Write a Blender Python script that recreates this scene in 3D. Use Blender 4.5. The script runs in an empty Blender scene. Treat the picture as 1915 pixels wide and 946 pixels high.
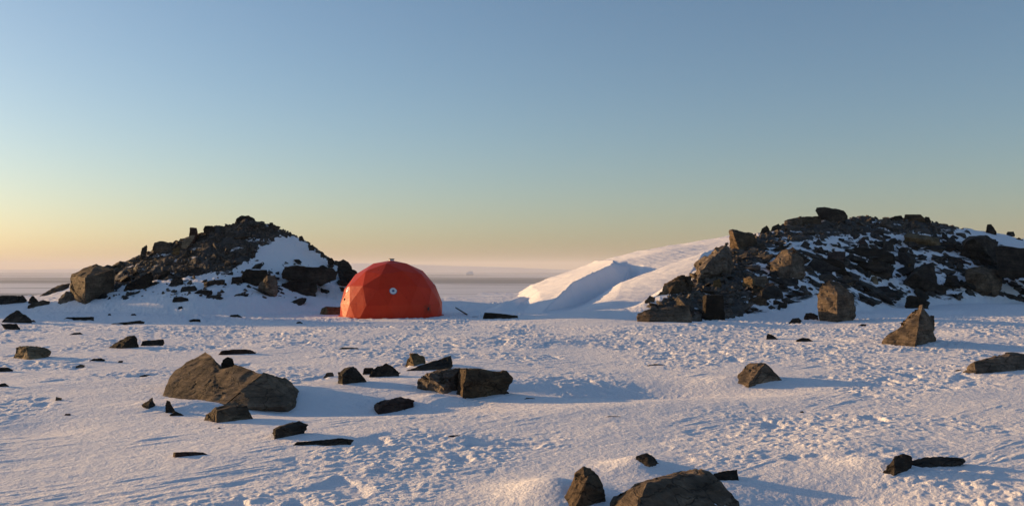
import bpy, bmesh, math, random
import numpy as np
from mathutils import Vector, Matrix, noise as mnoise

# ---------------------------------------------------------------- camera, sky, sun, exposure
SC = bpy.context.scene
CAM_H = 1.7
FPX = 1700.0                       # focal length in photo pixels (photo is 1915 x 946)
EYE_PY = 500.0                     # photo row of eye level
PITCH = math.atan((EYE_PY - 473.0) / FPX)
cam_d = bpy.data.cameras.new("camera"); cam = bpy.data.objects.new("camera", cam_d)
SC.collection.objects.link(cam); SC.camera = cam
cam_d.sensor_width = 36.0; cam_d.lens = 36.0 * FPX / 1915.0
cam_d.clip_start = 0.1; cam_d.clip_end = 200000.0
cam.location = (0, 0, CAM_H); cam.rotation_euler = (math.radians(90) + PITCH, 0, 0)

SUN_EL = math.radians(8.2); SUN_AZ = math.radians(23.0)   # azimuth: degrees behind straight-left
SDIR = Vector((-math.cos(SUN_AZ) * math.cos(SUN_EL), math.sin(SUN_AZ) * math.cos(SUN_EL), math.sin(SUN_EL)))
world = bpy.data.worlds.new("World"); SC.world = world; world.use_nodes = True
wn = world.node_tree; wn.nodes.clear()
sky = wn.nodes.new("ShaderNodeTexSky"); sky.sky_type = 'NISHITA'; sky.sun_disc = False
sky.sun_elevation = SUN_EL
sky.sun_rotation = math.atan2(SDIR.x, SDIR.y)
sky.altitude = 100; sky.air_density = 1.0; sky.dust_density = 1.1; sky.ozone_density = 2.8
bg = wn.nodes.new("ShaderNodeBackground"); bg.inputs['Strength'].default_value = 0.113
wo = wn.nodes.new("ShaderNodeOutputWorld")
wn.links.new(sky.outputs[0], bg.inputs[0]); wn.links.new(bg.outputs[0], wo.inputs[0])
sun_d = bpy.data.lights.new("sun", 'SUN'); sun_d.energy = 5.0; sun_d.angle = math.radians(0.6)
sun_d.color = (1.0, 0.61, 0.255)
sun = bpy.data.objects.new("sun", sun_d); SC.collection.objects.link(sun)
sun.rotation_euler = SDIR.to_track_quat('Z', 'Y').to_euler(); sun.location = (-40, 15, 20)
SC.view_settings.view_transform = 'Standard'; SC.view_settings.look = 'None'
SC.view_settings.exposure = 0.55; SC.view_settings.gamma = 1.0; SC.view_settings.use_curve_mapping = False
SC.cycles.volume_bounces = 1; SC.cycles.max_bounces = 8

# ---------------------------------------------------------------- helpers
def tag(o, label=None, cat=None, group=None, kind=None):
    if label: o['label'] = label
    if cat: o['category'] = cat
    if group: o['group'] = group
    if kind: o['kind'] = kind
    return o

def link_mesh(name, me, mat, parent=None, loc=None):
    o = bpy.data.objects.new(name, me); SC.collection.objects.link(o)
    if mat is not None and not me.materials: me.materials.append(mat)
    if loc is not None: o.location = loc
    if parent is not None: o.parent = parent
    return o

cp, sp = math.cos(PITCH), math.sin(PITCH)
def ray(px, py):                    # direction through a photo pixel
    u = (px - 957.5) / FPX; v = (473.0 - py) / FPX
    return np.array([u, cp - v * sp, sp + v * cp])
def P(px, py, D):                   # world point on that ray at distance D along Y
    d = ray(px, py); return np.array([0, 0, CAM_H]) + d * (D / d[1])
def proj(X, Y, Z):                  # world -> photo pixel (arrays)
    dz = Z - CAM_H
    f = Y * cp + dz * sp; up = -Y * sp + dz * cp
    f = np.where(f > 0.1, f, 0.1)
    return 957.5 + FPX * X / f, 473.0 - FPX * up / f

def sstep(a, b, x):
    t = np.clip((x - a) / (b - a), 0, 1); return t * t * (3 - 2 * t)
def _hash(ix, iy, seed):
    h = (ix.astype(np.int64) * 374761393 + iy.astype(np.int64) * 668265263 + seed * 1442695041) & 0x7fffffff
    h = ((h ^ (h >> 13)) * 1274126177) & 0x7fffffff
    return (h ^ (h >> 16)) & 0xffff
def pnoise(x, y, seed=0):           # gradient noise about -0.7..0.7
    ix = np.floor(x); iy = np.floor(y); fx = x - ix; fy = y - iy
    u = fx * fx * fx * (fx * (fx * 6 - 15) + 10); v = fy * fy * fy * (fy * (fy * 6 - 15) + 10)
    def g(dx, dy):
        a = _hash(ix + dx, iy + dy, seed) * (2 * math.pi / 65536.0)
        return np.cos(a) * (fx - dx) + np.sin(a) * (fy - dy)
    a = g(0, 0); b = g(1, 0); c = g(0, 1); d = g(1, 1)
    return (a + (b - a) * u) * (1 - v) + (c + (d - c) * u) * v
def fbm(x, y, n, seed=0, gain=0.5):
    s = 0; a = 1.0
    for i in range(n):
        s = s + a * pnoise(x, y, seed + i * 17); x = x * 2.03 + 5.1; y = y * 2.03 + 3.7; a *= gain
    return s
def cells(x, y, seed=0):            # distance to the nearest feature point, 0..1
    ix = np.floor(x); iy = np.floor(y); best = np.full(x.shape, 9.0)
    for dx in (-1, 0, 1):
        for dy in (-1, 0, 1):
            h = _hash(ix + dx, iy + dy, seed); h2 = _hash(ix + dx + 91, iy + dy - 37, seed + 5)
            qx = ix + dx + h / 65536.0 - x; qy = iy + dy + h2 / 65536.0 - y
            best = np.minimum(best, qx * qx + qy * qy)
    return np.sqrt(best)
def inpoly(px, py, poly):
    c = np.zeros(np.shape(px), bool); n = len(poly)
    for i in range(n):
        x0, y0 = poly[i]; x1, y1 = poly[(i + 1) % n]
        if y0 == y1: continue
        k = ((y0 > py) != (y1 > py)) & (px < (x1 - x0) * (py - y0) / (y1 - y0) + x0)
        c ^= k
    return c

# ---------------------------------------------------------------- the lie of the land
# left mound: skyline (photo column, row) at its ridge distance
LYR = 40.0
_lp = np.array([(-900,566),(-300,564),(-60,558),(0,557),(60,554),(100,548),(150,534),(200,507),(235,490),(262,476),(300,460),(350,443),(400,426),
 (440,418),(460,413),(480,416),(510,422),(545,438),(580,460),(610,480),(640,498),(670,520),(700,543),(740,558),(800,563),(1200,566)], float)
LX = (_lp[:,0]-957.5)/FPX*LYR; LZ = np.maximum(CAM_H+(EYE_PY-_lp[:,1])/FPX*LYR, 0)
# right mound: ridge runs away to the right; (column, distance, row)
_rp = np.array([(1180,30,598),(1195,31,588),(1215,33,568),(1250,35,540),(1295,38,510),(1320,40,484),(1365,43,458),(1410,45,441),(1440,46,434),
 (1480,48,415),(1530,49,409),(1600,50,407),(1690,50,409),(1760,50,420),(1800,51,428),(1850,52,434),(1915,54,443),(2100,58,465),(2500,66,490),(3200,75,520)], float)
RX = (_rp[:,0]-957.5)/FPX*_rp[:,1]; RY = _rp[:,1]; RZ = np.maximum(CAM_H+(EYE_PY-_rp[:,2])/FPX*_rp[:,1], 0)
_fp = np.array([(1180,28.6),(1300,29.3),(1420,30.5),(1560,31.5),(1640,36.5),(1740,40.5),(1915,43.5),(2200,46),(3000,50)], float)
FX = (_fp[:,0]-957.5)/FPX*_fp[:,1]; FY = _fp[:,1]

def bump(X, Y, px, py, h, rx, ry, rot=0.0):
    d = ray(px, py); D = CAM_H / -d[2] * d[1]; cx = d[0] * CAM_H / -d[2]
    c, s = math.cos(rot), math.sin(rot)
    a = ((X - cx) * c + (Y - D) * s) / rx; b = (-(X - cx) * s + (Y - D) * c) / ry
    return h * np.exp(-(a * a + b * b))

def land(X, Y):
    X = np.asarray(X, float); Y = np.asarray(Y, float)
    # left mound
    zr = np.interp(X, LX, LZ, left=0, right=0)
    w = 3.6 + zr * 1.0
    t = np.clip((LYR - Y) / w, 0, 1)
    front = zr * (1 - t) * (1 - 0.25 * np.sin(math.pi * t))
    tb = np.clip((Y - LYR) / 5.0, 0, 1)
    hl = np.where(Y < LYR, front, zr * (1 - sstep(0, 1, tb)))
    # right mound
    yr = np.interp(X, RX, RY); zr = np.interp(X, RX, RZ, left=0); fy = np.interp(X, FX, FY)
    t = np.clip((yr - Y) / np.maximum(yr - fy, 0.5), 0, 1)
    front = zr * (1 - t) * (1 + 0.10 * np.sin(math.pi * t))
    tb = np.clip((Y - yr) / 12.0, 0, 1)
    hr = np.where(Y < yr, front, zr * (1 - sstep(0, 1, tb)))
    h = np.maximum(hl, hr)
    h = h + 7.6 * np.exp(-(((X + 50) / 8.0) ** 2 + ((Y - 46.0) / 5.0) ** 2))      # low hill beyond the left edge of the photo
    # slow swells and the drop behind the plateau edge
    near = 1 - sstep(36, 46, Y)
    h = h + 0.045 * near * fbm(X / 3.6 + 9, Y / 2.9, 2, 3) + 0.012 * near * fbm((X*0.74+Y*0.67) / 2.4, (-X*0.67+Y*0.74) / 0.75, 2, 8)
    h = h + 0.13 * fbm(X / 6.0 + 2, Y / 5.0 + 7, 2, 33) * sstep(15, 23, Y) * (1 - sstep(38, 46, Y)) * (1 - 0.85 * np.exp(-(((X + 4.2) / 3.0) ** 2 + ((Y - 31) / 3.5) ** 2)))
    edge = 53.5 + 1.5 * pnoise(X / 9, Y * 0, 5) + 5 * sstep(14, 22, X)
    dr = np.maximum(Y - edge, 0); h = h - np.minimum(0.04 * dr * dr, 0.62 * dr)
    R = np.hypot(X, Y)
    h = h - 0.5 * np.maximum(R - 75, 0)
    # smooth tongue of drifted snow running to the foot of the right mound
    ax, ay, bx, by = 0.6, 29.0, 5.2, 32.0
    tt = np.clip(((X-ax)*(bx-ax)+(Y-ay)*(by-ay))/((bx-ax)**2+(by-ay)**2), 0, 1)
    dd = np.hypot(X-(ax+tt*(bx-ax)), Y-(ay+tt*(by-ay)))
    h = h + (0.05+0.24*tt) * np.exp(-(dd/1.5)**2)
    h = h + bump(X, Y, 1120, 606, 0.13, 2.2, 3.0)
    # trough across the middle and drifts piled against the rocks
    h = h - bump(X, Y, 660, 755, 0.17, 2.0, 0.7, 0.10) - bump(X, Y, 1230, 722, 0.21, 2.2, 0.8, 0.05) + bump(X, Y, 900, 716, 0.06, 1.6, 0.5, 0.1)
    h = h + bump(X, Y, 1130, 765, 0.05, 2.0, 0.6, 0.3)
    h = h + bump(X, Y, 1030, 925, 0.13, 0.34, 0.40) + bump(X, Y, 1195, 868, 0.09, 0.26, 0.2)
    h = h - bump(X, Y, 1560, 925, 0.12, 0.8, 0.5) + bump(X, Y, 1600, 835, 0.05, 0.6, 0.35)
    h = h - bump(X, Y, 60, 800, 0.05, 0.6, 0.5) + bump(X, Y, 1830, 625, 0.12, 1.2, 0.9, 0.4)
    h = h + bump(X, Y, 1360, 708, 0.07, 0.5, 0.35) + bump(X, Y, 360, 758, 0.10, 0.7, 0.35) + bump(X, Y, 815, 742, 0.09, 0.4, 0.3)
    h = h + bump(X, Y, 1600, 640, 0.07, 0.8, 0.7) + bump(X, Y, 1635, 868, 0.06, 0.25, 0.2)
    h = h + bump(X, Y, 1265, 960, 0.12, 0.30, 0.16)
    return h

DRIFTED = [(-3.69,12.3,2.05),(-3.15,10.16,0.59),(-4.01,12.88,0.24),(-3.94,13.2,0.26),(-4.39,10.97,0.19),(-4.04,10.76,0.15),(-3.87,10.56,0.2),(-5.4,17.92,0.75),(-2.22,9.03,0.38),(-1.78,8.56,0.6),(-2.85,8.11,0.32),(-1.52,11.65,0.54),(-2.37,11.67,0.28),(-0.38,12.46,0.79),(-1.03,12.73,0.63),(-0.97,12.59,0.18),(-2.32,13.16,0.44),(-1.95,14.08,0.48),(-2.24,14.33,0.22),(-2.83,14.05,0.17),(-1.66,15.75,0.37),(-1.38,15.09,0.82),(-3.39,18.95,0.44),(-8.23,19.24,0.76),(-7.79,19.75,0.55),(-9.08,17.08,0.81),(-13.69,24.85,0.63),(-8.26,14.84,0.31),(-7.12,12.72,0.24),(-7.49,16.41,0.35),(-7.43,15.68,0.18),(-5.74,14.25,0.17),(-11.0,23.01,0.45),(8.76,19.88,1.44),(11.85,25.67,0.19),(3.73,13.83,0.85),(7.94,14.66,1.46),(7.18,14.74,0.36),(6.23,21.86,0.33),(6.72,22.24,0.58),(6.73,20.98,0.39),(10.05,26.22,0.35),(3.23,7.61,0.3),(3.63,7.81,0.53),(0.51,6.5,0.35),(1.12,6.31,0.97),(1.74,7.48,0.25),(1.14,7.79,0.27),(1.11,10.2,0.25),(2.51,15.85,0.32),(-0.57,9.06,0.2),(0.23,11.98,0.14),(4.48,26.79,1.66)]
def micro(X, Y):                    # snow crust: clods, sastrugi, fine grain
    R = np.hypot(X, Y)
    a = X * 0.743 + Y * 0.669; b = -X * 0.669 + Y * 0.743        # along / across the wind
    rough = sstep(-0.12, 0.42, fbm(X / 2.4 + 3.1, Y / 3.1 + 1.7, 2, 21) + 0.10 * sstep(-1, 3, X) + 0.30 * sstep(14, 22, Y) - 0.22 * sstep(-1.0, -3.5, X) * (1 - sstep(10, 16, Y)))
    tongue = np.exp(-(((X - 2.6) / 2.6) ** 2 + ((Y - 28.2) / 3.2) ** 2) ** 2)
    rough = rough * (1 - 0.95 * tongue)
    c = cells(a / 0.17 + 0.6 * pnoise(X / .2, Y / .2, 2), b / 0.12, 31)
    clod = sstep(0.62, 0.18, c) * sstep(-0.15, 0.25, fbm(X / 0.36, Y / 0.30, 3, 44))
    c2 = cells(a / 0.085, b / 0.07, 61)
    clod2 = sstep(0.6, 0.2, c2) * sstep(-0.1, 0.3, pnoise(X / 0.21, Y / 0.2, 45))
    far = 1 + 0.9 * sstep(12, 30, R)
    h = rough * far * (0.0145 * clod + 0.010 * clod2 * (1 - sstep(18, 28, R)))
    st = fbm(a / 0.75, b / 0.12, 3, 71, 0.55)                     # wind-cut streaks with sharp lee edges
    sel = sstep(0.0, 0.35, fbm(X / 1.6 + 3, Y / 1.9, 2, 77))
    h += (0.10 + 0.9 * sel) * (0.35 + 0.65 * (1 - rough)) * 0.018 * (1 - 0.9 * tongue) * np.maximum(st, -0.02)
    h += 0.005 * fbm(X / 0.24, Y / 0.20, 2, 81) * (0.5 + rough) * (1 - 0.6 * tongue)
    fine = 1 - sstep(14, 22, R)
    h += fine * 0.0042 * fbm(X / 0.055, Y / 0.05, 2, 83, 0.6) * (0.45 + 0.8 * rough)
    pit = sstep(0.22, 0.42, fbm(X / 0.55 + 7, Y / 0.6, 2, 91))    # old kicked and scoured hollows
    h -= 0.035 * pit * rough * (1 - tongue)
    for (rx, ry, rw) in DRIFTED:                                   # snow banked round the rocks, with a tail to the lee
        k = (np.abs(X - rx) < 3.0 * rw + 0.2) & (np.abs(Y - ry) < 3.0 * rw + 0.2)
        if not k.any(): continue
        hh = min(0.04 * rw, 0.024 if rw > 0.9 else 0.010); dx = X[k] - rx; dy = Y[k] - ry
        h[k] += hh * np.exp(-((dx / (0.72 * rw)) ** 2 + (dy / (0.60 * rw)) ** 2))
        ta = (dx * 0.92 - dy * 0.25) / rw - 0.8; tb = (dx * 0.25 + dy * 0.92) / rw
        h[k] += 1.3 * hh * np.exp(-((ta / 0.9) ** 2 + (tb / 0.32) ** 2))
    return h

_DN = np.concatenate([np.arange(3, 20, 0.01), np.arange(20, 75, 0.03)]); _DF = np.arange(26, 60, 0.12)
def G(px, py, far=False):           # where a photo ray first meets the land
    _DG = _DF if far else _DN
    d = ray(px, py); X = d[0] / d[1] * _DG; Z = CAM_H + d[2] / d[1] * _DG
    k = np.nonzero(Z <= land(X, _DG))[0]
    if len(k) == 0: return None
    D = _DG[k[0]]; return np.array([d[0] / d[1] * D, D, Z[k[0]]])
# ---------------------------------------------------------------- materials
def new_mat(name):
    m = bpy.data.materials.new(name); m.use_nodes = True; nt = m.node_tree
    return m, nt, nt.nodes['Principled BSDF']
def nd(nt, t, **kw):
    n = nt.nodes.new(t)
    for k, v in kw.items():
        if k in n.inputs: n.inputs[k].default_value = v
        else: setattr(n, k, v)
    return n
def noise_node(nt, vec, scale, detail=4, rough=0.55):
    n = nt.nodes.new("ShaderNodeTexNoise"); n.inputs['Scale'].default_value = scale
    n.inputs['Detail'].default_value = detail; n.inputs['Roughness'].default_value = rough
    if vec is not None: nt.links.new(vec, n.inputs['Vector'])
    return n
def ramp(nt, src, stops):
    r = nt.nodes.new("ShaderNodeValToRGB"); e = r.color_ramp.elements
    while len(e) < len(stops): e.new(0.5)
    for el, (p, c) in zip(e, stops):
        el.position = p; el.color = (*c, 1) if len(c) == 3 else c
    nt.links.new(src, r.inputs[0]); return r
def mix(nt, fac, a, b):
    m = nt.nodes.new("ShaderNodeMix"); m.data_type = 'RGBA'
    for s, i in ((fac, 0), (a, 6), (b, 7)):
        if isinstance(s, (float, int)): m.inputs[i].default_value = s
        elif isinstance(s, tuple): m.inputs[i].default_value = (*s, 1)
        else: nt.links.new(s, m.inputs[i])
    return m.outputs[2]
def math_node(nt, op, a, b=None, clamp=False):
    m = nt.nodes.new("ShaderNodeMath"); m.operation = op; m.use_clamp = clamp
    for s, i in ((a, 0), (b, 1)):
        if s is None: continue
        if isinstance(s, (float, int)): m.inputs[i].default_value = s
        else: nt.links.new(s, m.inputs[i])
    return m.outputs[0]
def bump_node(nt, h, strength, dist, prev=None):
    b = nt.nodes.new("ShaderNodeBump"); b.inputs['Strength'].default_value = strength; b.inputs['Distance'].default_value = dist
    nt.links.new(h, b.inputs['Height'])
    if prev is not None: nt.links.new(prev, b.inputs['Normal'])
    return b.outputs[0]

def snow_material(name, bare=False):
    m, nt, bs = new_mat(name)
    pos = nt.nodes.new("ShaderNodeNewGeometry").outputs['Position']
    n1 = noise_node(nt, pos, 9.0, 5, 0.6); n2 = noise_node(nt, pos, 45.0, 3, 0.6); n3 = noise_node(nt, pos, 0.8, 3)
    col = mix(nt, n3.outputs[0], (0.90, 0.86, 0.87), (0.83, 0.83, 0.88))
    b = bump_node(nt, n1.outputs[0], 0.5, 0.03); b = bump_node(nt, n2.outputs[0], 0.45, 0.010, b)
    if bare:
        at = nt.nodes.new("ShaderNodeAttribute"); at.attribute_name = "bare"
        mpb = nt.nodes.new("ShaderNodeMapping"); mpb.inputs["Scale"].default_value = (0.45, 0.8, 1.6); nt.links.new(pos, mpb.inputs["Vector"]); nb = noise_node(nt, mpb.outputs[0], 1.6, 5, 0.55)
        f = math_node(nt, 'ADD', at.outputs['Fac'], nb.outputs[0])
        f = math_node(nt, 'MULTIPLY', math_node(nt, 'SUBTRACT', f, 1.0), 14.0, True)
        rk = noise_node(nt, pos, 7.0, 6, 0.7)
        rc = ramp(nt, rk.outputs[0], [(0.30, (0.025, 0.022, 0.021)), (0.50, (0.055, 0.046, 0.039)), (0.70, (0.10, 0.083, 0.066))])
        col = mix(nt, f, col, rc.outputs[0])
        b = bump_node(nt, rk.outputs[0], 0.6, 0.08, b)
    nt.links.new(col, bs.inputs['Base Color']); nt.links.new(b, bs.inputs['Normal'])
    bs.inputs['Roughness'].default_value = 0.62; bs.inputs['Specular IOR Level'].default_value = 0.25
    return m
SNOW = snow_material("crusted_snow", True); DRIFT = snow_material("drift_snow")

def rock_material(name, c0, c1, c2, dust=0.0, strata=14.0):
    m, nt, bs = new_mat(name)
    tc = nt.nodes.new("ShaderNodeTexCoord"); ob = tc.outputs['Object']
    oi = nt.nodes.new("ShaderNodeObjectInfo")
    n1 = noise_node(nt, ob, 2.2, 6, 0.62); n2 = noise_node(nt, ob, 16.0, 6, 0.7); n3 = noise_node(nt, ob, 60.0, 3, 0.6)
    mp = nt.nodes.new("ShaderNodeMapping"); mp.inputs['Scale'].default_value = (1.2, 1.2, strata); mp.inputs['Rotation'].default_value = (0.35, 0.25, 0.1)
    nt.links.new(ob, mp.inputs['Vector']); n4 = noise_node(nt, mp.outputs[0], 1.6, 5, 0.65)
    r = ramp(nt, n1.outputs[0], [(0.32, c0), (0.52, c1), (0.72, c2)])
    r2 = ramp(nt, n4.outputs[0], [(0.35, (0.55, 0.55, 0.55)), (0.65, (1.25, 1.2, 1.15))])
    mm = nt.nodes.new("ShaderNodeMix"); mm.data_type = 'RGBA'; mm.blend_type = 'MULTIPLY'; mm.inputs[0].default_value = 0.8
    nt.links.new(r.outputs[0], mm.inputs[6]); nt.links.new(r2.outputs[0], mm.inputs[7])
    sp2 = ramp(nt, n2.outputs[0], [(0.34, (0.5, 0.5, 0.5)), (0.55, (1.0, 1.0, 1.0)), (0.72, (1.5, 1.45, 1.3))])
    m2 = nt.nodes.new("ShaderNodeMix"); m2.data_type = 'RGBA'; m2.blend_type = 'MULTIPLY'; m2.inputs[0].default_value = 0.7
    nt.links.new(mm.outputs[2], m2.inputs[6]); nt.links.new(sp2.outputs[0], m2.inputs[7])
    dn = noise_node(nt, ob, 3.0, 4, 0.6)                            # hairline joints and bedding cracks
    va = nt.nodes.new("ShaderNodeVectorMath"); va.operation = 'MULTIPLY_ADD'
    nt.links.new(dn.outputs['Color'], va.inputs[0]); va.inputs[1].default_value = (0.9, 0.9, 0.9)
    mp3 = nt.nodes.new("ShaderNodeMapping"); mp3.inputs['Scale'].default_value = (2.0, 2.0, strata * 0.42); mp3.inputs['Rotation'].default_value = (0.35, 0.25, 0.1)
    nt.links.new(ob, mp3.inputs['Vector']); nt.links.new(mp3.outputs[0], va.inputs[2])
    vo = nt.nodes.new("ShaderNodeTexVoronoi"); vo.feature = 'DISTANCE_TO_EDGE'; vo.inputs['Scale'].default_value = 1.3; nt.links.new(va.outputs[0], vo.inputs['Vector'])
    cr = ramp(nt, vo.outputs['Distance'], [(0.0, (0.22, 0.20, 0.18)), (0.035, (1.0, 1.0, 1.0))])
    m3 = nt.nodes.new("ShaderNodeMix"); m3.data_type = 'RGBA'; m3.blend_type = 'MULTIPLY'; m3.inputs[0].default_value = 0.8
    nt.links.new(m2.outputs[2], m3.inputs[6]); nt.links.new(cr.outputs[0], m3.inputs[7]); m2 = m3
    hv = nt.nodes.new("ShaderNodeHueSaturation")
    nt.links.new(m2.outputs[2], hv.inputs['Color'])
    nt.links.new(math_node(nt, 'ADD', math_node(nt, 'MULTIPLY', oi.outputs['Random'], 0.6), 0.70), hv.inputs['Value'])
    nt.links.new(math_node(nt, 'ADD', math_node(nt, 'MULTIPLY', oi.outputs['Random'], -0.5), 1.2), hv.inputs['Saturation'])
    col = hv.outputs[0]
    if dust > 0:
        ge = nt.nodes.new("ShaderNodeNewGeometry"); sx = nt.nodes.new("ShaderNodeSeparateXYZ"); nt.links.new(ge.outputs['Normal'], sx.inputs[0])
        nn = noise_node(nt, ge.outputs['Position'], 5.0, 5, 0.7)
        f = math_node(nt, 'ADD', sx.outputs[2], math_node(nt, 'MULTIPLY', nn.outputs[0], 1.1))
        f = math_node(nt, 'MULTIPLY', math_node(nt, 'SUBTRACT', f, 1.62 - dust), 7.0, True)
        col = mix(nt, f, col, (0.80, 0.80, 0.84))
    nt.links.new(col, bs.inputs['Base Color'])
    b = bump_node(nt, n4.outputs[0], 0.7, 0.04); b = bump_node(nt, cr.outputs[0], 0.6, 0.02, b); b = bump_node(nt, n2.outputs[0], 0.7, 0.025, b); b = bump_node(nt, n3.outputs[0], 0.4, 0.005, b)
    nt.links.new(b, bs.inputs['Normal']); bs.inputs['Roughness'].default_value = 0.88; bs.inputs['Specular IOR Level'].default_value = 0.2
    return m
ROCK = {
 'b': rock_material("brown_rock", (0.050, 0.037, 0.027), (0.135, 0.098, 0.068), (0.24, 0.178, 0.122)),
 'o': rock_material("ochre_rock", (0.10, 0.072, 0.040), (0.20, 0.142, 0.078), (0.29, 0.21, 0.12)),
 'd': rock_material("dark_rock", (0.020, 0.016, 0.014), (0.046, 0.036, 0.028), (0.090, 0.069, 0.051)),
 'r': rock_material("reddish_rock", (0.032, 0.017, 0.014), (0.070, 0.038, 0.029), (0.11, 0.065, 0.048)),
 's': rock_material("snow_dusted_rock", (0.026, 0.023, 0.022), (0.055, 0.046, 0.038), (0.10, 0.08, 0.06), dust=-0.02),
}
SCREE = {
 'l': rock_material("scree_rock", (0.050, 0.041, 0.035), (0.105, 0.085, 0.068), (0.17, 0.135, 0.105), dust=-0.16, strata=8.0),
 'w': rock_material("scree_rock_dusted", (0.028, 0.025, 0.024), (0.058, 0.049, 0.042), (0.11, 0.086, 0.066), dust=-0.04, strata=8.0),
}

# ---------------------------------------------------------------- ground sheet
def grid_mesh(name, V, nr, nc, closed=False):
    me = bpy.data.meshes.new(name)
    nq = nc if closed else nc - 1
    i = np.arange(nr - 1)[:, None]; j = np.arange(nq)[None, :]; j2 = (j + 1) % nc
    q = np.stack([i * nc + j, i * nc + j2, (i + 1) * nc + j2, (i + 1) * nc + j], -1).reshape(-1, 4)
    me.vertices.add(len(V)); me.vertices.foreach_set("co", V.astype(np.float32).ravel())
    me.loops.add(q.size); me.loops.foreach_set("vertex_index", q.astype(np.int32).ravel())
    me.polygons.add(len(q)); me.polygons.foreach_set("loop_start", (np.arange(len(q)) * 4).astype(np.int32))

    me.update(calc_edges=True); me.validate()
    me.polygons.foreach_set("use_smooth", np.ones(len(q), bool)); me.update()
    return me

LD = [(196,505),(232,478),(262,462),(350,428),(440,404),(512,414),(545,432),(548,440),(500,452),(478,472),(468,492),(430,508),(395,512),(330,520),(260,530),(200,545)]
LS = [(140,560),(200,545),(330,520),(468,492),(478,484),(560,492),(640,500),(650,548),(520,562),(380,556),(260,560)]
LC = [(545,430),(600,462),(645,490),(660,520),(640,505),(590,470),(548,442)]
RD = [(1200,602),(1218,575),(1268,540),(1325,492),(1372,458),(1440,432),(1480,402),(1600,396),(1770,412),(1800,428),(1760,440),(1600,436),(1520,446),(1440,462),(1420,500),(1410,545),(1390,592),(1300,600)]
RM = [(1410,545),(1420,500),(1440,462),(1520,446),(1600,436),(1760,440),(1800,428),(1830,445),(1915,470),(1990,470),(1990,560),(1740,560),(1600,572),(1500,565),(1390,592)]
def bareness(X, Y, Z):              # 0 = snow, 1 = bare scree
    px, py = proj(X, Y, Z)
    px = px + 22 * fbm(X / 1.8, Y / 1.2 + Z, 3, 7); py = py + 9 * fbm(X / 1.0 + 50, Y / 1.0 + Z, 3, 9)
    b = np.zeros(px.shape)
    lm = (X < 0) & (Y < LYR + 1.5) & (Y > 29); rm = (X > 3) & (Y < np.interp(X, RX, RY) + 1.5) & (Y > 28)
    b = np.where(inpoly(px, py, LS) & lm, 0.30, b); b = np.where(inpoly(px, py, LD) & lm, 0.66, b); b = np.where(inpoly(px, py, LC) & lm, 0.6, b)
    b = np.where(inpoly(px, py, RM) & rm, 0.47, b); b = np.where(inpoly(px, py, RD) & rm, 0.66, b)
    b = np.where((X > 3) & (X < 11.5) & (Y > np.interp(X, RX, RY) - 1.2), 0.0, b)
    hi = (Z > 1.2) & ~lm & ~rm & (Y < 70); b = np.where(hi, 0.5, b)
    return b

def build_ground():
    a_d = np.linspace(math.radians(-37), math.radians(37), 1500)
    a_r = np.linspace(math.radians(37), math.radians(323), 190)[1:-1]
    ang = np.concatenate([a_d, a_r]); nc = len(ang)
    r1 = [0.0, 1.0, 2.0, 3.0, 4.0, 4.6]; r = 5.0
    while r < 34: r1.append(r); r += max(0.014, 0.00017 * r * r + 0.004)
    while r < 60: r1.append(r); r += 0.14
    while r < 250: r1.append(r); r *= 1.05
    rr = np.array(r1); nr = len(rr)
    X = (rr[:, None] * np.sin(ang)[None, :]).ravel(); Y = (rr[:, None] * np.cos(ang)[None, :]).ravel()
    Z = land(X, Y)
    b = bareness(X, Y, Z)
    k = (np.hypot(X, Y) < 60)
    Z[k] += micro(X[k], Y[k])
    kk = b > 0.25                      # rubble relief on the mounds
    Z[kk] += 0.28 * (b[kk]) * (fbm(X[kk] / 0.9, Y[kk] / 0.7, 4, 15, 0.6)) 
    Z = np.maximum(Z, -95)
    me = grid_mesh("snow_ground", np.stack([X, Y, Z], -1), nr, nc, True)
    at = me.attributes.new("bare", 'FLOAT', 'POINT'); at.data.foreach_set("value", b.astype(np.float32))
    o = link_mesh("snow_ground", me, SNOW); tag(o, kind="structure"); print("ground", nr, nc)
build_ground()

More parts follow.
